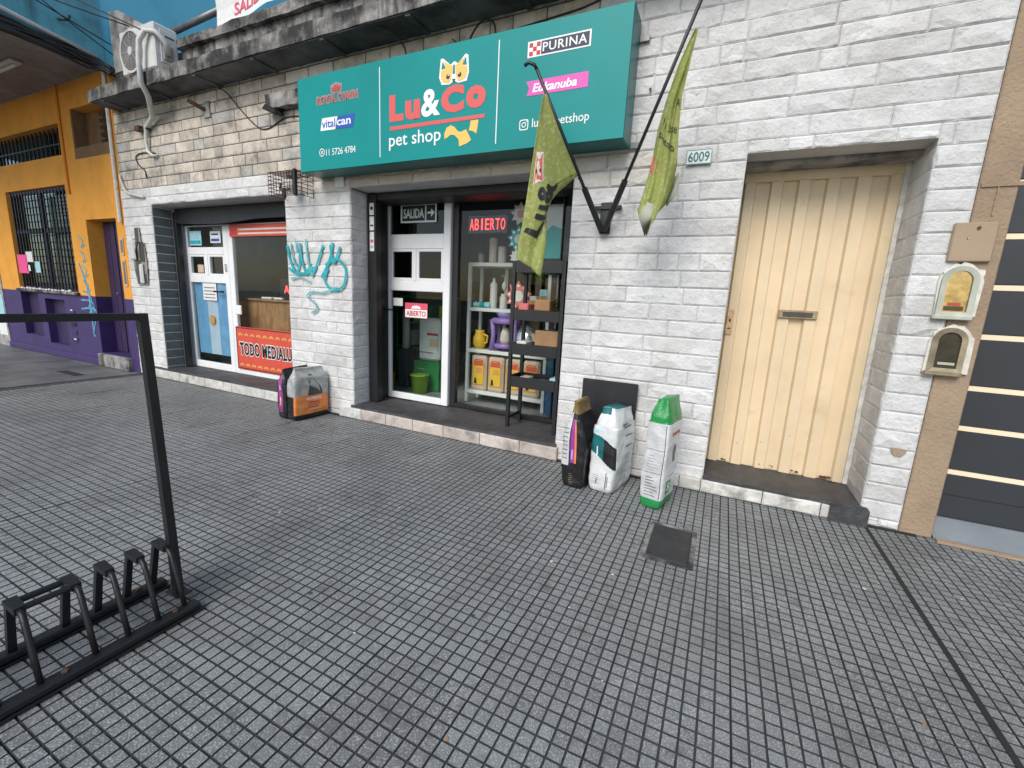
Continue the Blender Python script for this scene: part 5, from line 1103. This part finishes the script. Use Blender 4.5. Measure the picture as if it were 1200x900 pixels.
def bucket(label, x, y, r, h, mat): t = thing('bucket', label, 'bucket', (x,y,.142), 'buckets inside the shop door'); MB().lathe([(r*.8,.001),(r,h-.01),(r*1.06,h-.01),(r*1.06,h),(r*.95,h)], (x,y,.142), 18).build('body', mat, t, True); MB().tube([(x-r,y,.142+h*.9),(x-r*.6,y-.02,.142+h*1.35),(x+r*.6,y-.02,.142+h*1.35),(x+r,y,.142+h*.9)], .005, 6).build('handle', 'grey_metal', t, True)
bucket('orange yellow bucket on the floor inside the shop door', -3.80, .95, .085, .19, 'yellow_plastic'); bucket('lime green bucket on the floor inside the shop door', -3.27, .90, .11, .23, 'lime')
t = thing('white_roll', 'white paper roll standing upright inside the door', 'roll', (-3.72,1.15,.5)); MB().tube([(-3.68,1.15,.64),(-3.68,1.15,1.14)], .05, 14).build('roll', 'candle', t, True); bx('roll_stand', -3.76, -3.60, 1.08, 1.22, .145, .638, 'dark_room', t, .01)
t = thing('back_shelving', 'dim shelving with boxes at the back of the pet shop', 'shelving', (-2.2,3.1,.142))
for k in range(5): bx('tier', -4.0, -1.0, 3.0, 3.35, .3+.42*k, .33+.42*k, 'grey_metal', t, .003)
for k in range(40): x = -3.9+.36*(k%8)+random.uniform(0,.06); bx('stock', x, x+random.uniform(.15,.28), 3.02, 3.2, .3305+.42*(k//8), .5+.42*(k//8)+random.uniform(0,.12), random.choice(('cardboard','paper_blue','beige_bag','royal_red','lime','candle')), t, .01)
# black rack standing on the shop step
RK = thing('plant_rack', 'black metal four tier rack standing on the shop step', 'rack', (-1.5,.35,.142))
rx0, rx1, ry0, ry1 = -1.745, -1.245, .20, .50
for x in (rx0, rx1-.032):
    for y in (ry0, ry1-.032): bx('post', x, x+.032, y, y+.032, .144, 1.66, 'black_metal', RK, .002)
for z, hh in ((1.565,.10),(1.15,.092),(.84,.098),(.54,.095)):
    b = MB(); b.box(rx0+.001,rx1-.001,ry0+.034,ry1-.034,z,z+.012); b.build('tray_base', 'black_metal', RK)
    for q in ((rx0+.033,rx1-.033,ry0+.002,ry0+.014),(rx0+.033,rx1-.033,ry1-.014,ry1-.002)): bx('tray_side', q[0], q[1], q[2], q[3], z-.004, z+hh, 'black_metal', RK, .002)
    for x in (rx0+.002, rx1-.014): bx('tray_side', x, x+.012, ry0+.034, ry1-.034, z-.004, z+hh, 'black_metal', RK, .002)
for x in (rx0+.008, rx1-.024): bx('foot_rail', x, x+.016, ry0+.034, ry1-.034, .22, .25, 'black_metal', RK, .002)
def crate(label, x0, x1, z, h, mat, y0=.26, y1=.44): return tag(bx('small_box', x0, x1, y0, y1, z, z+h, mat, None, .008), label, 'box')
crate('flat brown cardboard box on the top tier tray of the black rack', -1.57, -1.36, 1.1655, .07, 'cardboard'); crate('brown cardboard box lying on the flat one on the rack', -1.55, -1.40, 1.2365, .10, 'cardboard', .28, .40)
crate('pink carton on the second tier of the black rack', -1.70, -1.60, 1.1655, .13, 'star_pink'); crate('large brown carton on the third tier of the rack', -1.52, -1.30, .8555, .21, 'cardboard'); crate('white carton on the third tier of the rack', -1.70, -1.60, .8555, .10, 'candle'); crate('red tray on the third tier, right end', -1.42, -1.29, .8555, .065, 'ink_red', .215, .255)
t = thing('small_plant', 'little green plant in pot on the rack, right end', 'plant', (-1.33,.36,1.166)); MB().lathe([(.03,0),(.042,.06),(.04,.062)], (-1.325,.36,1.1655), 12).build('pot', 'cardboard', t, True)
b = MB()
for k in range(60):
    a, e, r = random.uniform(0,6.28), random.uniform(.1,1.3), random.uniform(.03,.10); p = Vector((-1.325+r*math.cos(a)*math.cos(e), .36+r*math.sin(a)*math.cos(e), 1.225+r*math.sin(e)*1.3)); u = Vector((math.cos(a+1.5),math.sin(a+1.5),.3))*.012; q = Vector((math.cos(a),math.sin(a),.4))*.026
    b.add([p-q, p+u, p+q, p-u], [(0,1,2,3)])
b.build('leaves', 'plant_green', t)
# bakery: red led sign on the counter
t = thing('led_sign', 'black led box with red letters on the bakery counter', 'sign', (-5.2,.7,1.2)); bx('case', -5.37, -5.05, .64, .70, 1.175, 1.45, 'ink_black', t, .008); txt('lettering', 'AB', -5.28, -5.11, 1.26, 1.36, .636, 'neon', t, .01)
for k, (x, w_) in enumerate(((-5.70,.2),(-5.45,.16))): tag(bx('counter_tray', x, x+w_, .60, .80, 1.1705, 1.195, 'paper', None, .006), ('wider','narrower')[k]+' white tray on the bakery counter', 'tray')
t = thing('bakery_shelf', 'pale shelf unit on the back wall of the bakery', 'shelf', (-5.5,2.8,.15))
for k in range(4): bx('tier', -7.0, -4.2, 2.65, 2.98, .6+.42*k, .63+.42*k, 'cafe_room', t, .003)
for k in range(14): x = -6.9+.19*k; bx('stock', x, x+.13, 2.7, 2.85, 1.0505+.42*(k%3), 1.2+.42*(k%3), random.choice(('cardboard','beige_bag','paper','bag_orange')), t, .01)
# more stock in the window
for k, (x, z, w_, h_, m, lab) in enumerate(((-1.99,g2,.09,.20,'royal_red','dark red toy pack on the second shelf behind the pink star'),(-1.87,g2,.08,.15,'candle','white carton at the right end of the second shelf'),(-1.76,g2,.09,.22,'paper_blue','pale blue packet at the right end of the second shelf'),(-2.06,top,.10,.16,'paper_blue','pale blue pack on the top shelf, right of the candles'),(-1.92,top,.09,.21,'cardboard','brown carton on the top shelf near the black rack'))):
    t = thing('stock_pack', lab, 'pack', (x,.95,z)); bx('pack', x, x+w_, .90, 1.02, z, z+h_, m, t, .008); bx('pack_label', x+.01, x+w_-.01, .8975, .8995, z+h_*.35, z+h_*.7, ('candle','poster_orange','sun_gold','ink_white','paper')[k], t, 0)
for k, (x, z, h_, m, lab) in enumerate(((-1.66,.5525,.07,'beige_bag','small beige pack on the lowest tier of the black rack'),(-1.50,.5525,.05,'grey_metal','grey tin on the lowest tier of the black rack'),(-1.36,.5525,.09,'paper_blue','light blue pack on the lowest tier of the black rack'),(-1.66,1.5925,.05,'candle','white pack on the top tier of the black rack'))):
    t = thing('stock_pack', lab, 'pack', (x,.35,z)); bx('pack', x, x+.09, .28, .42, z, z+h_, m, t, .006); bx('pack_label', x+.015, x+.075, .2775, .2795, z+h_*.3, z+h_*.75, 'paper', t, 0)
# bolts on the rack rails
for y in (-2.53,-2.86,-3.2): MB().lathe([(.011,0),(.011,.006),(.006,.010)], (-1.825,y-.03,.040), 6).build('bolt', 'rust', BK); MB().lathe([(.011,0),(.011,.006),(.006,.010)], (-2.095,y-.03,.040), 6).build('bolt', 'rust', BK)
# crumbs, leaves and chewing gum on the pavement
lit = MB()
for k in range(150):
    x, y = random.uniform(-5,1.8), random.uniform(-2.6,-.12); r = random.choice((.003,.004,.006,.009)); n = 7
    lit.add([(x+r*random.uniform(.6,1.3)*math.cos(i*6.283/n), y+r*random.uniform(.6,1.3)*math.sin(i*6.283/n), .0025+random.uniform(0,.001)) for i in range(n)], [tuple(range(n))], random.choice((0,0,1,2)))
lo = lit.build('pavement_litter', ['flag_cream','groove','cardboard']); lo['kind'] = 'stuff'; lo['label'] = 'scattered crumbs, gum spots and leaf bits on the grey paving'; lo['category'] = 'litter'
